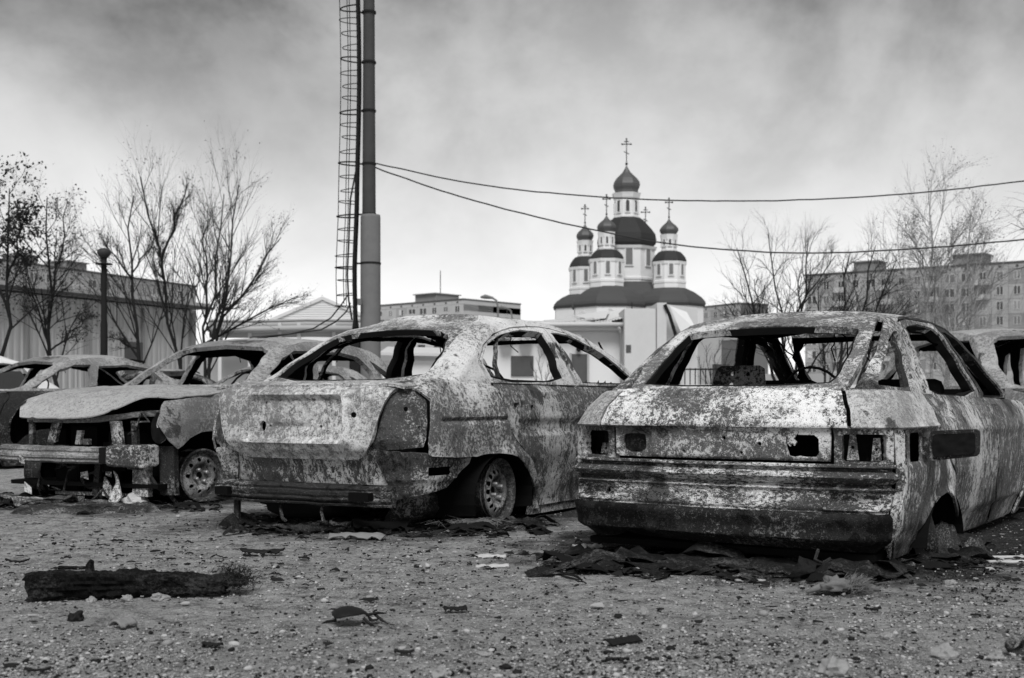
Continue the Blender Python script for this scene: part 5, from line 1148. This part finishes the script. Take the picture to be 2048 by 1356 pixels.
def wire(name, label, pts, Y0, Y1, r):
    P = []; 
    for i,(px,py) in enumerate(pts):
        Y = Y0+(Y1-Y0)*i/(len(pts)-1); P.append(Vector(wp(px,py,Y)))
    fine = []
    for i in range(len(P)-1):
        a, b_, c_, d = P[max(0,i-1)], P[i], P[i+1], P[min(len(P)-1,i+2)]
        for k in range(8):
            t = k/8; fine.append(.5*((2*b_)+(c_-a)*t+(2*a-5*b_+4*c_-d)*t*t+(3*b_-a-3*c_+d)*t**3))
    fine.append(P[-1]); fine = [p+Vector((0,0,.012*noise.noise(p*2.5))) for p in fine]
    b = MB(); b.tube(fine,r,6); tag(b.build(name,[M['cable']],None,True),label,'cable',None)
wire('overhead_cable','upper cable sagging from the mast across the church spire to the right edge',[(750,327),(800,337),(900,359),(1050,381),(1250,397),(1450,402),(1650,398),(1850,384),(2048,362),(2400,318),(2900,235),(3500,110)],25,24,.015)
wire('overhead_cable','lower cable sagging from the mast across the church towers',[(750,335),(775,344),(900,387),(1050,428),(1200,462),(1350,489),(1500,502),(1650,506),(1850,496),(2048,479),(2400,440),(2900,355),(3500,225)],25,24,.017)
def lamp_post(px, Yl, ytop, label, kind):
    S = FPX/Yl; X = (px-1024)/S; Zz = lambda py: HC+(YH-py)/S; c = thing('street_lamp',label,'lamp',(X,Yl,0)); zt = Zz(ytop)
    if kind == 'globe':
        b = MB(); b.lathe([(.07,0),(.065,Zz(650)),(.055,Zz(640)),(.05,Zz(530))],12); b.build('pole',[M['iron']],c,True)
        b = MB(); b.lathe([(.05,Zz(530)),(.15,Zz(529)),(.15,Zz(527)),(.05,Zz(526)),(.055,Zz(517)),(.07,Zz(515))],12); b.build('collar',[M['iron']],c,True)
        b = MB(); z0, z1 = Zz(516), zt; b.lathe([(.06,z0),(.10,z0+(z1-z0)*.2),(.125,z0+(z1-z0)*.5),(.12,z0+(z1-z0)*.75),(.07,z0+(z1-z0)*.95),(.01,z1)],14); b.build('globe',[M['lampglass']],c,True)
    else:
        b = MB(); b.tube([(0,0,0),(0,0,zt-.6),(-.1,0,zt-.15),(-.35,0,zt)],.07,6); b.build('pole',[M['concrete']],c)
        b = MB(); b.tube([(-.30,0,zt),(-.8,0,zt+.08),(-1.1,0,zt+.05)],[.08,.16,.06],6); b.build('lamp_head',[M['concrete']],c)
lamp_post(208,22,496,'black park lamp with round globe in front of the left trees','globe')
lamp_post(996,75,596,'tall thin street lamp just right of the pale panel block','cobra'); lamp_post(1024,90,617,'short street lamp with curved head left of the torn roof','cobra')
# ================================================================== trees
def grow(mb, leafmb, rnd, p, d, L, r, depth, maxd, bend, spread, up, kids, sides, leafy=0.0, taper=.55, lr=.02, mb2=None, jit=.12):
    n = 4 if depth < 2 else 3; pts = [p]; rs = [r]; q = Vector(p); dd = Vector(d)
    for i in range(n):
        dd = (dd+Vector((rnd.gauss(0,bend),rnd.gauss(0,bend),rnd.gauss(0,bend)+up))).normalized(); q = q+dd*(L/n); pts.append(q.copy()); rs.append(r*(1-(1-taper)*(i+1)/n))
    (mb if depth < 2 or mb2 is None else mb2).tube(pts,rs,max(3,sides-depth),0,depth == 0)
    if leafmb is not None and depth >= maxd-1:
        for i in range(int(leafy)+(rnd.random() < leafy % 1)):
            k = rnd.random(); c = pts[0].lerp(pts[-1],k)+Vector((rnd.gauss(0,.07),rnd.gauss(0,.07),rnd.gauss(0,.07))); a = Vector((rnd.gauss(0,1),rnd.gauss(0,1),rnd.gauss(0,1))).normalized()*lr*rnd.uniform(.6,1.5); b_ = a.orthogonal().normalized()*lr*rnd.uniform(.4,.9)
            leafmb.add([c-a,c+b_,c+a,c-b_],[(0,1,2,3)])
    if depth >= maxd: return
    for i in range(kids[min(depth,len(kids)-1)]):
        k = rnd.uniform(.28 if depth else .35,1.0); j = min(n-1,int(k*n)); f = k*n-j; c = pts[j].lerp(pts[j+1],f); rr = (rs[j]+(rs[j+1]-rs[j])*f)*rnd.uniform(.45,.72)
        ax = dd.orthogonal().normalized(); side = (ax*math.cos(6.283*rnd.random())+dd.cross(ax)*math.sin(6.283*rnd.random())).normalized(); base = (pts[j+1]-pts[j]).normalized()
        nd = (base*math.cos(spread)+side*math.sin(spread)*rnd.uniform(.7,1.3)).normalized()
        grow(mb,leafmb,rnd,c,nd,L*rnd.uniform(.45,.75),rr,depth+1,maxd,bend,spread,up,kids,sides,leafy,taper,lr,mb2)
def tree(name, label, px, Yt, stems, seed, kids=(6,5,4,3), spread=.6, bend=.10, up=.05, leafy=1.0, maxd=3, bark='bark', twig='twig', group=None, lr=.03, taper=.45, ybase=None):
    """stems: (px of the top, row of the top, base radius, row where it leaves the ground or the fork, px there)"""
    X, Yy = atY(px,Yt); S = FPX/Yt; c = thing(name,label,'tree',(X,Yt,0),0,group); rnd = random.Random(seed)
    tr, cr_, lf = MB(), MB(), MB()
    main = None
    for (tx, ty, r, bx, by) in stems:
        p = Vector(((bx-px)/S, rnd.uniform(-.1,.1), HC+(YH-by)/S if by < YH+20 else 0))
        if main and by < YH+20: p = min((q for q in main), key=lambda q: abs(q.z-p.z)).copy()          # forks leave the main stem
        e = Vector(((tx-px)/S, rnd.uniform(-.5,.5), HC+(YH-ty)/S)); d = e-p; L = d.length
        n = 7; pts = [p]; r *= .6; rs = [r]; side = d.normalized().cross(Vector((0,1,0)))
        for i in range(1,n+1):
            t = i/n; q = p+d*t+side*(.028*L*math.sin(t*PI)*rnd.uniform(-.6,1.0))+Vector((rnd.gauss(0,.03),rnd.gauss(0,.05),0)); pts.append(q); rs.append(r*(1-.88*t)+.006)
        tr.tube(pts,rs,7,0,True); main = main or [a_.lerp(b_,k_/6) for a_,b_ in zip(pts,pts[1:]) for k_ in range(6)]
        m = kids[0]
        for i in range(m):
            k = .18+.80*((i+rnd.random())/m); j = min(n-1,int(k*n)); f = k*n-j; q = pts[j].lerp(pts[j+1],f); rr = (rs[j]+(rs[j+1]-rs[j])*f)*rnd.uniform(.4,.7); base = (pts[j+1]-pts[j]).normalized(); ax = base.orthogonal().normalized(); th = 6.283*rnd.random()
            sd = ax*math.cos(th)+base.cross(ax)*math.sin(th); nd = (base*math.cos(spread)+sd*math.sin(spread)).normalized()
            grow(tr,lf,rnd,q,nd,L*rnd.uniform(.20,.38)*(1.25-.75*k),max(rr,.006),1,maxd,bend,spread,up,kids,7,leafy,taper,lr,cr_)
    tr.build('trunk',[M[bark]],c,True)
    b = cr_; off = len(b.v); b.v += lf.v; b.f += [tuple(i+off for i in f) for f in lf.f]; b.m += [1]*len(lf.f)
    me = bpy.data.meshes.new('crown'); me.from_pydata(b.v,[],b.f); me.polygons.foreach_set('material_index',b.m); me.update(); link('crown',me,[M[twig],M['leaf']],c)
    return c
GL = 'bare trees standing left of the mast'
tree('street_tree','bare tree with dark leaf clumps cut by the left edge',2,30,[(14,372,0.1,2,900),(-60,402,0.06,2,640),(60,422,0.05,4,560)],1,(10,6,5,3),.70,.13,.04,1.8,3,group=GL,lr=.045)
tree('street_tree','bare tree forking low, second from the left edge',110,31,[(78,390,0.1,112,900),(135,402,0.055,118,650),(30,512,0.045,108,690),(190,632,0.04,122,700)],2,(12,6,5,3),.60,.08,.05,.7,3,group=GL,lr=.03)
tree('street_tree','slender single-stemmed bare tree right of the black lamp',272,32,[(262,390,0.1,272,900),(195,472,0.04,268,560),(320,452,0.035,268,540),(215,672,0.04,272,700)],3,(13,6,5,3),.50,.06,.06,.4,3,group=GL,lr=.022)
tree('street_tree','leaning bare tree with forked top just left of the fan-shaped one',384,31,[(295,360,0.085,384,900),(372,368,0.055,364,520),(320,492,0.04,366,600)],4,(14,6,5,3),.42,.06,.06,.4,3,group=GL,lr=.022)
tree('street_tree','fan-shaped bare tree of many stems nearest the mast',408,31,[(440,384,0.075,405,900),(482,372,0.08,410,900),(565,477,0.06,425,700),(598,592,0.055,440,690),(415,417,0.05,404,640),(520,542,0.04,440,670)],5,(13,6,5,3),.42,.06,.06,.4,3,group=GL,lr=.022)
GR = 'bare trees standing in front of the long block'
tree('street_tree','dark bare tree with wide crooked boughs right of the church',1592,34,[(1478,493,0.09,1585,860),(1545,463,0.08,1590,860),(1622,478,0.1,1594,860),(1680,508,0.06,1600,700),(1450,598,0.05,1580,700),(1510,558,0.05,1588,720)],6,(12,6,5,3),.55,.17,.05,0,3,group=GR,twig='twig')
tree('street_tree','dark bare tree branching low in front of the block roof hut',1672,33,[(1690,508,0.09,1665,860),(1755,488,0.09,1680,860),(1790,518,0.08,1690,860),(1640,558,0.06,1660,860),(1815,598,0.06,1700,760)],7,(12,6,5,3),.55,.16,.05,0,3,group=GR)
tree('birch_tree','tallest pale birch with fine twigs at right',1862,42,[(1872,353,0.1,1858,900),(1820,438,0.04,1856,560),(1925,448,0.04,1862,600)],8,(26,6,5,3),.55,.11,.02,.5,3,'birchbark','paletwig',GR,.03)
tree('birch_tree','shorter pale birch right of the tallest one',1935,43,[(1938,416,0.085,1936,900),(1985,458,0.035,1938,600)],9,(24,6,5,3),.6,.12,.02,.4,3,'birchbark','paletwig',GR,.03)
tree('birch_tree','pale twiggy birch thicket low before the long block',1800,38,[(1770,538,0.04,1796,860),(1820,518,0.045,1802,860),(1850,578,0.035,1806,860),(1745,598,0.03,1790,860)],10,(18,6,5,3),.6,.14,.03,.0,3,'birchbark','paletwig',GR,.03)
tree('birch_tree','pale birch thicket with crossing stems seen through the right car',1905,39,[(1880,558,0.04,1900,860),(1930,538,0.045,1906,860),(1965,578,0.035,1912,860),(1990,618,0.03,1915,860)],11,(18,6,5,3),.6,.14,.03,.0,3,'birchbark','paletwig',GR,.03)
tree('weeping_tree','weeping bare tree with hanging twigs entering at the right edge',2130,36,[(2140,340,.12,2130,900),(2075,395,.05,2132,480),(2050,420,.04,2130,520)],12,(16,5,4,3),.9,.10,-.16,.0,3,'bark','paletwig',GR,.03)
tree('bare_shrub','thin leafless shrub against the low white building',1090,36,[(1075,700,.012,1090,800),(1100,705,.012,1091,800),(1112,715,.010,1092,800),(1060,725,.010,1088,800)],13,(7,4,3),.45,.10,.05,0,2,'twig','twig',None,.03)
tree('bare_shrub','leafless shrub against the stained annex wall',1425,36,[(1415,690,.015,1425,800),(1440,680,.015,1426,800),(1460,700,.012,1428,800),(1400,715,.012,1424,800)],14,(8,4,3),.5,.10,.05,0,2,'twig','twig',None,.03)
# ================================================================== wrecks, near to far
car_middle(); car_right(); car_left()
GC = 'burnt-out cars in the parking lot'
def facing(deg): return math.radians(-deg)
basic_car('burnt_sedan_car','burnt-out sedan at the left edge behind the stripped hatchback',(-4.86,15.2,0),facing(180+36),(M['sooty'],M['palegrey'],M['palegrey']),GC,roofmat=M['palehood'],top=1.30)
cw, W_, G_, U_, V_ = basic_car('white_car','unburnt white sedan glimpsed through the left-edge wreck',(-7.35,17.7,0),facing(180+40),(M['carwhite'],M['carwhite'],M['carwhite']),None,burnt_out=False,top=1.40)
sedan_glass(cw, G_, V_, M['glassd'])
basic_car('burnt_sedan_car','far burnt-out car with sooty roof seen through the hatchback windscreen',(-5.6,21.6,0),facing(180+64),(M['palegrey'],M['sooty'],M['sooty']),GC,roofmat=M['palegrey'],top=1.30)
basic_car('burnt_sedan_car','far burnt-out car half hidden behind the middle saloon rear window',(-3.05,19.2,0),facing(180+40),(M['sooty'],M['palegrey'],M['mottled']),GC,hatch=True,roofmat=M['palegrey'],top=1.32)
basic_car('burnt_van_car','burnt-out tall car facing the camera at the right edge, behind the open fuel flap',(4.61,12.32,0),facing(171),(M['palegrey'],M['palegrey'],M['palegrey']),GC,hatch=True,roofmat=M['palehood'],top=1.44)
M['rag'] = burnt('burnt_cloth', .07, .016, .005, .26, .5, 91.0, 1.6, 1.0, .6); M['heap'] = burnt('ash_heap', .26, .035, .008, .28, .55, 95.0, 2.2, 1.0, .9)
# ================================================================== debris
def gz(x, y):
    p = Vector((x, y, 0)); return .012*noise.noise(p*1.1)+.007*noise.noise(p*4)-.006
M['stone'] = plain('stone', .27, .9, .5, 16, .6)
def stone(label, px, py, wpx, hpx, mat='stone', seed=0, name='stone', cat='stone'):
    x, y = gp(px, py); S = FPX/y; rnd = random.Random(seed+int(px)); sx, sz = wpx/2/S, hpx/S*.62
    v, f = rocky(3, rnd, sx, sx*rnd.uniform(.7,.95), sz, .55, 1.7)
    me = bpy.data.meshes.new(name); me.from_pydata(v, [], f.tolist()); me.update()
    o = link(name, me, M[mat]); o.location = (x, y+sx*.4, gz(x,y)+sz*.28); o.rotation_euler = (0,0,rnd.uniform(-.5,.5)); tag(o, label, cat)
    return o
stone('dark angular lump of slag below the charred beam',150,1240,32,22,'cinder'); stone('pale stone against the left half of the charred beam',182,1202,20,13); stone('flat pale stone lying under the middle of the charred beam',318,1200,36,16,'stone',2)
stone('small rounded pale stone touching the beam underside',252,1201,22,14,'pebble',3); stone('round pale stone on the open gravel below the right car',1286,1230,22,20); stone('wide pale stone at the bottom edge, centre',880,1350,42,24,'stone',5)
stone('big pale stone at the bottom edge, right',1668,1350,64,36,'stone',6); stone('grey stone beside the fur lump',1903,1172,24,18,'pebble',7); stone('dark broken stone near the lower right',1893,1310,46,30,'pebble',8); stone('pale round stone left of the metal ring',1995,1312,30,22,'stone',9)
stone('pale stone right of centre, near the lower edge',1776,1270,28,16,'stone',10); stone('small pale stone at the lower left edge',205,1352,26,12,'stone',11); stone('black cinder lump left of the grey dome shell',1010,1335,24,12,'cinder',12); stone('flat pale stone below the folded black scrap',970,1310,30,12,'stone',13)
stone('white lump of insulation lying under the hatchback beam',268,1010,52,30,'paleboard',14,'foam_lump','insulation')
def shard(name, label, cat, px, py, lpx, wpx, ang, mat, curl=.0, lift=.0, seed=0, ragged=.12, th=.006, tilt=0.):
    """thin torn piece lying on the ground: length and width in photograph pixels at its distance, curled along its length"""
    x, y = gp(px, py); S = FPX/y; L, Wd = lpx/S, wpx/S; rnd = random.Random(seed*13+int(px)); n = 14; o = []
    for i in range(n): t = i/(n-1); o.append((-L/2+L*t, -Wd/2*(1-ragged*rnd.random()*2)))
    for i in range(n): t = 1-i/(n-1); o.append((-L/2+L*t, Wd/2*(1-ragged*rnd.random()*2)))
    pts, fs = cdt(o, (), max(L/14, .008)); vs = []
    for a, b in pts:
        z = curl*Wd*(1-(2*b/Wd)**2)+lift*L*(2*a/L)**2+wob(a,b,.10*Wd,6/L,seed)+tilt*(b+Wd/2); vs.append((a, b, max(z,-.002)+.004))
    me = bpy.data.meshes.new(name); me.from_pydata(vs, [], fs); me.update(); me.shade_smooth()
    ob = link(name, me, M[mat]); ob.location = (x, y, gz(x,y)+.004); ob.rotation_euler = (0,0,ang); ob.modifiers.new('thickness','SOLIDIFY').thickness = th; tag(ob, label, cat); return ob
shard('metal_strip','dark bent metal strip lying on open gravel at centre bottom','scrap',1248,1284,78,26,.62,'plastic',.05,.0,1,.05,.006,.25)
shard('charred_stick','short straight charred stick above the beam','scrap',150,1134,68,12,-.10,'wood',.2,0,2,.1,.012)
shard('charred_strip','thin curled charred strip left of the middle car','scrap',525,1110,88,30,-.02,'plastic',.25,.05,3,.3)
shard('bent_channel','small bent metal channel lying below the beam end','scrap',246,1252,44,40,1.1,'board',.35,0,4,.06,.006)
shard('curved_panel','smooth curved grey panel on the ground by the middle car','scrap',715,1076,112,60,.02,'board',.10,0,5,.25,.008)
shard('burnt_flap','curled black flap leaning under the middle car beam','scrap',760,1062,110,50,.25,'char',.35,.05,6,.2,.008)
shard('folded_scrap','small folded black scrap right of the dome shell','scrap',910,1219,46,30,.15,'plastic',.22,.05,7,.3)
shard('charred_twist','twisted charred scrap at lower left of centre','scrap',425,1293,42,22,-.35,'cinder',.25,.05,8,.3)
shard('plastic_chip','curled dark plastic chip near the bottom centre','scrap',808,1308,38,20,-.1,'cinder',.25,.08,9,.25)
shard('charred_chip','thin charred chip low on the right of centre','scrap',1235,1325,48,18,.05,'cinder',.4,0,10,.4)
shard('pale_board','white flat board scrap between the middle and right cars','scrap',980,1110,64,34,.03,'paleboard',.02,0,11,.2,.012)
shard('pale_board','second white board scrap lying just below the first','scrap',985,1131,66,30,.0,'paleboard',.02,0,12,.25,.01)
shard('pale_board','white crumpled scrap against the right car left corner','scrap',1175,1096,58,50,.1,'paleboard',.15,0,13,.3,.008)
shard('pale_board','pale scrap half under the burnt rags at left','scrap',1210,1128,52,26,.0,'paleboard',.05,0,14,.3,.008)
shard('white_plank','long white plank beyond the right car rear wheel','scrap',1998,1112,104,16,.03,'paleboard',.0,0,15,.08,.012)
shard('white_plank','white plank at the right edge just below the longer one','scrap',2020,1124,90,20,-.02,'paleboard',.0,0,16,.1,.012)
shard('ash_sheet','pale ash sheet on the ground below the fur lump','scrap',1500,1162,60,22,.05,'flake',.05,0,17,.3)
shard('charred_chip','small charred chip near the right stone','scrap',1300,1150,36,20,-.4,'cinder',.4,.1,18,.4)
shard('charred_sliver','black sliver on the gravel right of centre','scrap',1745,1220,34,14,.2,'cinder',.4,.1,19,.4)
shard('charred_sliver','black sliver at the far left gravel','scrap',35,1124,48,14,.0,'cinder',.3,.1,20,.4)
shard('charred_sliver','thin black sliver at lower left corner','scrap',75,1346,50,12,.05,'cinder',.3,.1,21,.3)
shard('rust_flake','bent rusty flake standing under the hatchback front','scrap',150,1008,36,30,.3,'heap',.3,0,22,.3,.01,.3)
shard('ash_sheet','crumpled ash sheet under the hatchback at the far left','scrap',70,1012,150,90,.1,'mottled',.20,.02,23,.35,.01)
def beam():
    x0, y0 = gp(52,1204); x1, y1 = gp(452,1192); L = math.hypot(x1-x0,y1-y0); ang = math.atan2(y1-y0,x1-x0); rnd = random.Random(3)
    c = thing('charred_beam','thick charred wooden beam with frayed end lying at lower left','beam',(x0,y0,0),ang)
    b = MB(); n = 110; k = 30
    for i in range(n+1):
        t = i/n
        for j in range(k):
            a = 2*PI*j/k; ca, sa = math.cos(a), math.sin(a); sq = 1/max(abs(ca),abs(sa))**.75
            w, h = .065*(1+.15*math.sin(t*5)), .043*(1+.18*math.sin(t*3+1))*(1-.25*sst(t,.80,1))
            nz = 1+.25*noise.noise(Vector((t*7,ca*1.3,sa*1.3)))+.12*noise.noise(Vector((t*22,ca*3,sa*3)))+.10*noise.noise(Vector((t*60,ca*9,sa*9)))-.16*max(0,1-6*abs(noise.noise(Vector((t*4,ca*4,sa*4+3)))))
            e = .02*noise.noise(Vector((j*1.3,i>n/2,7)))*2 if i in (0,n) else 0
            b.v.append((t*L+e, .075+w*ca*sq*nz, h+h*sa*sq*nz))
    for i in range(n):
        for j in range(k):
            j2 = (j+1) % k; b.f.append((i*k+j,i*k+j2,(i+1)*k+j2,(i+1)*k+j)); b.m.append(0)
    b.f.append(tuple(range(k))[::-1]); b.m.append(0); b.f.append(tuple(n*k+j for j in range(k))); b.m.append(0)
    b.build('beam_body',[M['wood']],c)
    q = MB()
    for i in range(420):
        p = Vector((L+rnd.gauss(.03,.035),.10+rnd.gauss(0,.05),rnd.uniform(.01,.09))); d = Vector((rnd.gauss(.3,.5),rnd.gauss(0,.5),rnd.gauss(.5,.4))).normalized(); q.tube([p,p+d*.02,p+d*.035+Vector((rnd.gauss(0,.008),0,-.004))],[.0012,.001,.0005],3,0,False)
    tag(q.build('frayed_fibres',[M['rag']],c),kind='stuff')
    q = MB(); q.tube([(.30*L,.06,.09),(.30*L,.065,.125),(.31*L,.06,.14)],[.02,.016,.01],6); q.build('knot_stub',[M['wood']],c)
    q = MB(); v, f = rocky(2,rnd,.10,.06,.035,.5); q.add([(L-.02+a,.10+e,.04+z) for a,e,z in v],[tuple(t) for t in f]); q.build('crumbled_end',[M['rag']],c)
beam()
def shell_piece():
    x, y = gp(712,1246); S = FPX/y; c = thing('dome_shell','black broken plastic dome shell with spiky legs on the gravel','scrap',(x,y+.03,gz(x,y)),.15)
    pts, fs = cdt(chaikin([(-.085,-.05),(-.05,-.07),(.0,-.06),(.03,-.02),(.085,.0),(.03,.02),(.01,.06),(-.05,.07),(-.085,.04)],1),[circ(-.0,.02,.014,8)],.01)
    vs = [(a,b,.055*max(0,1-((a+.03)/.075)**2-(b/.085)**2)**.5+.006+.25*max(0,a-.02)*.9) for a,b in pts]; me = bpy.data.meshes.new('shell'); me.from_pydata(vs,[],fs); me.update(); me.shade_smooth(); o = link('shell',me,M['plastic'],c); o.modifiers.new('t','SOLIDIFY').thickness = .004
    for pt in ([(.02,-.05,.03),(.04,-.06,.012),(.06,-.055,.0)],[(.03,.0,.03),(.07,.01,.035),(.10,.02,.03)],[(.06,.015,.03),(.085,.0,.01),(.105,-.01,.0)],[(-.07,.02,.01),(-.10,.03,.006),(-.12,.03,.0)]):
        b = MB(); b.tube(pt,[.006,.005,.002],5); b.build('spike',[M['plastic']],c)
shell_piece()
def ring():
    x, y = gp(2034,1300); b = MB(); prof = []
    for i in range(24):
        a = 2*PI*i/24
        for j in range(8): t = 2*PI*j/8; b.v.append(((.026+.009*math.cos(t))*math.cos(a), .012*math.sin(t)*1.6, (.026+.009*math.cos(t))*math.sin(a)))
    for i in range(24):
        for j in range(8): b.f.append((i*8+j,((i+1)%24)*8+j,((i+1)%24)*8+(j+1)%8,i*8+(j+1)%8)); b.m.append(0)
    o = b.build('metal_ring',[M['rimdark']],None,True); o.location = (x,y,.03+gz(x,y)); o.rotation_euler = (.35,0,.2); tag(o,'small dark metal ring half buried at the lower right edge','ring')
ring()
def rag(name, label, cat, p0, p1, w, h, mat, seed, along=2.2, across=5.0):
    """crumpled burnt mat or heap lying along p0-p1: long folds that die away into the ground at an uneven edge"""
    P0, P1 = Vector((*p0,0)), Vector((*p1,0)); d = P1-P0; L = d.length; d.normalize(); s = Vector((-d.y,d.x,0)); vs, fs = [], []
    n, m = max(30,int(L/.018)), max(14,int(w/.018))
    for i in range(n+1):
        for j in range(m+1):
            a, b_ = i/n, j/m; x, y = L*a, w*(b_-.5); q = P0+d*x+s*y
            e = min(a,1-a)*L/.18; e2 = min(b_,1-b_)*w/.12; r = min(1.0,e,e2)+.55*noise.noise(Vector((x*7,y*7,seed)))+.3*noise.noise(Vector((x*19,y*19,seed)))
            fall = sst(r,.05,.75)
            wx = x+.10*noise.noise(Vector((x*4,y*6,seed+9))); wy = y+.07*noise.noise(Vector((x*5,y*4,seed+4)))
            f1 = 1-2.2*abs(noise.noise(Vector((wx*along,wy*across*1.6,seed)))); f2 = 1-2.0*abs(noise.noise(Vector((wx*along*2.6,wy*across*3.2,seed+5))))
            z = h*fall*(.15+.6*max(0,f1)+.30*max(0,f2)*f1+.16*noise.noise(Vector((x*45,y*45,seed))))
            vs.append((q.x-P0.x,q.y-P0.y,z+gz(q.x,q.y)-.012*(1-fall)))
    for i in range(n):
        for j in range(m): k = i*(m+1)+j; fs.append((k,k+m+1,k+m+2,k+1))
    me = bpy.data.meshes.new(name); me.from_pydata(vs,[],fs); me.update(); me.shade_smooth(); o = link(name,me,M[mat]); o.location = P0; tag(o,label,cat,'burnt rags on the ground' if cat == 'rag' else None); return o
rag('burnt_rag','crumpled burnt mat along the ground at the right car left corner','rag',gp(1100,1124),gp(1430,1130),.45,.035,'rag',1.)
rag('burnt_rag','long folded burnt mat below the right car bumper, middle','rag',gp(1290,1122),gp(1660,1140),.50,.05,'rag',2.3)
rag('burnt_rag','burnt mat humped up below the right car bumper, right','rag',gp(1540,1124),gp(1810,1146),.48,.06,'rag',3.1)
rag('burnt_rag','heap of burnt rag at the right car empty rear wheel arch','rag',gp(1800,1112),gp(1940,1096),.42,.15,'heap',4.7)
rag('burnt_rag','thin burnt strip of mat left of the right car','rag',gp(1010,1102),gp(1150,1106),.12,.03,'rag',5.2)
rag('ash_heap','low heap of ash and scale below the middle car beam','ash',gp(500,1058),gp(800,1050),.5,.05,'heap',6.6)
rag('ash_heap','heap of ash under the stripped hatchback front','ash',gp(10,1018),gp(330,1010),1.0,.04,'heap',7.9)
rag('ash_heap','ash and scale heaped at the middle car rear wheel','ash',gp(900,1062),gp(1075,1052),.35,.03,'heap',8.8)
def fur():
    x, y = gp(1690,1188); rnd = random.Random(8); c = thing('fur_lump','singed lump of hairy stuffing on the gravel below the right car','stuffing',(x,y+.05,gz(x,y)))
    b = MB(); v, f = rocky(3,rnd,.065,.05,.038,.9,2.6); b.add([(a-.02,e,.03+z) for a,e,z in v],[tuple(t) for t in f]); b.build('padding',[M['fibre']],c,True)
    q = MB()
    for i in range(700):
        p = Vector((.05+rnd.gauss(0,.02),rnd.gauss(0,.03),rnd.uniform(.0,.05))); d = Vector((rnd.gauss(.7,.4),rnd.gauss(0,.5),rnd.gauss(.35,.35))).normalized(); q.tube([p,p+d*.025,p+d*.05+Vector((0,0,-.006))],[.001,.0009,.0004],3,0,False)
    tag(q.build('hair',[M['fibre']],c),kind='stuff')
    q = MB(); q.tube([(-.07,0,.03),(-.11,-.01,.02),(-.14,-.01,.008)],[.02,.012,.006],6); q.build('torn_tail',[M['fibre']],c,True)
    q = MB(); q.tube([(.08,.03,.02),(.13,.04,.02),(.16,.04,.01)],[.012,.014,.008],6); q.build('torn_tail',[M['fibre']],c,True)
fur()
def wires():
    rnd = random.Random(21); x, y = gp(935,1055); c = thing('tyre_wire','tangle of tyre wire spilling beside the middle car rear wheel','wire',(x,y,0)); b = MB()
    for i in range(170):
        p = Vector((rnd.gauss(0,.07),rnd.gauss(0,.05),.0)); a = rnd.uniform(.2,2.9); d = Vector((math.cos(a)*.8,rnd.gauss(0,.3),.5)); l = rnd.uniform(.05,.14); b.tube([p,p+d*l*.5+Vector((0,0,.02)),p+d*l+Vector((d.x*.05,0,-.03))],.0014,3,0,False)
    tag(b.build('wire_strands',[M['board']],c),kind='stuff')
wires()

def litter(name, label, boxes, cnt, seed, mat, smin, smax):
    """torn, curled scraps strewn so thickly that nobody could count them"""
    rnd = random.Random(seed); b = MB()
    for i in range(cnt):
        x0, x1, y0, y1 = boxes[rnd.randrange(len(boxes))]; px, py = rnd.uniform(x0,x1), rnd.triangular(y0,y1,(y0+y1)/2); x, y = gp(px, py)
        L = rnd.uniform(smin,smax)*(1 if rnd.random() < .75 else 1.9); Wd = L*rnd.uniform(.15,.55); a = rnd.gauss(0,.9); ca, sa = math.cos(a), math.sin(a); n = 6; cu = rnd.uniform(0,.30)*L; ti = rnd.uniform(-.25,.35)
        base = len(b.v); z0 = gz(x,y)+rnd.uniform(0,.012)
        for k in range(n+1):
            t = k/n-.5; w = Wd*(.5+.5*rnd.random())*(1-.5*abs(2*t)**3)
            for sgn in (-1,1):
                lx, ly = t*L, sgn*w/2+rnd.gauss(0,.08)*Wd; z = z0+cu*(1-4*t*t)*(.6+.4*sgn*ti)+ly*ti+rnd.gauss(0,.03)*L
                b.v.append((x+lx*ca-ly*sa, y+lx*sa+ly*ca, max(z,gz(x,y)-.003)+.003))
        for k in range(n): b.f.append((base+2*k,base+2*k+2,base+2*k+3,base+2*k+1)); b.m.append(0)
    me = bpy.data.meshes.new(name); me.from_pydata(b.v,[],b.f); me.update()
    o = link(name, me, M[mat]); o.modifiers.new('thickness','SOLIDIFY').thickness = .003; tag(o, label, None, None, 'stuff')
under_right = [(1090,1820,1098,1162),(1200,1800,1108,1158),(1780,1960,1085,1140)]
under_mid = [(470,1080,1036,1078),(480,860,1030,1070),(860,1080,1030,1066)]; under_left = [(-20,440,990,1030),(0,330,985,1020)]; round_all = [(-20,2060,1010,1190)]
litter('charred_litter','charred torn scraps strewn below the wrecks',under_right+under_mid+under_left,620,71,'char',.03,.14)
litter('charred_litter','burnt cloth scraps strewn below the wrecks',under_right*2+under_mid,420,72,'rag',.05,.20)
litter('ash_litter','pale ash and paint scraps strewn below the wrecks',under_right+under_mid+under_left,260,73,'heap',.02,.09)
litter('fine_litter','fine dark scraps thinning out over the gravel in front of the wrecks',round_all,700,74,'cinder',.008,.035)
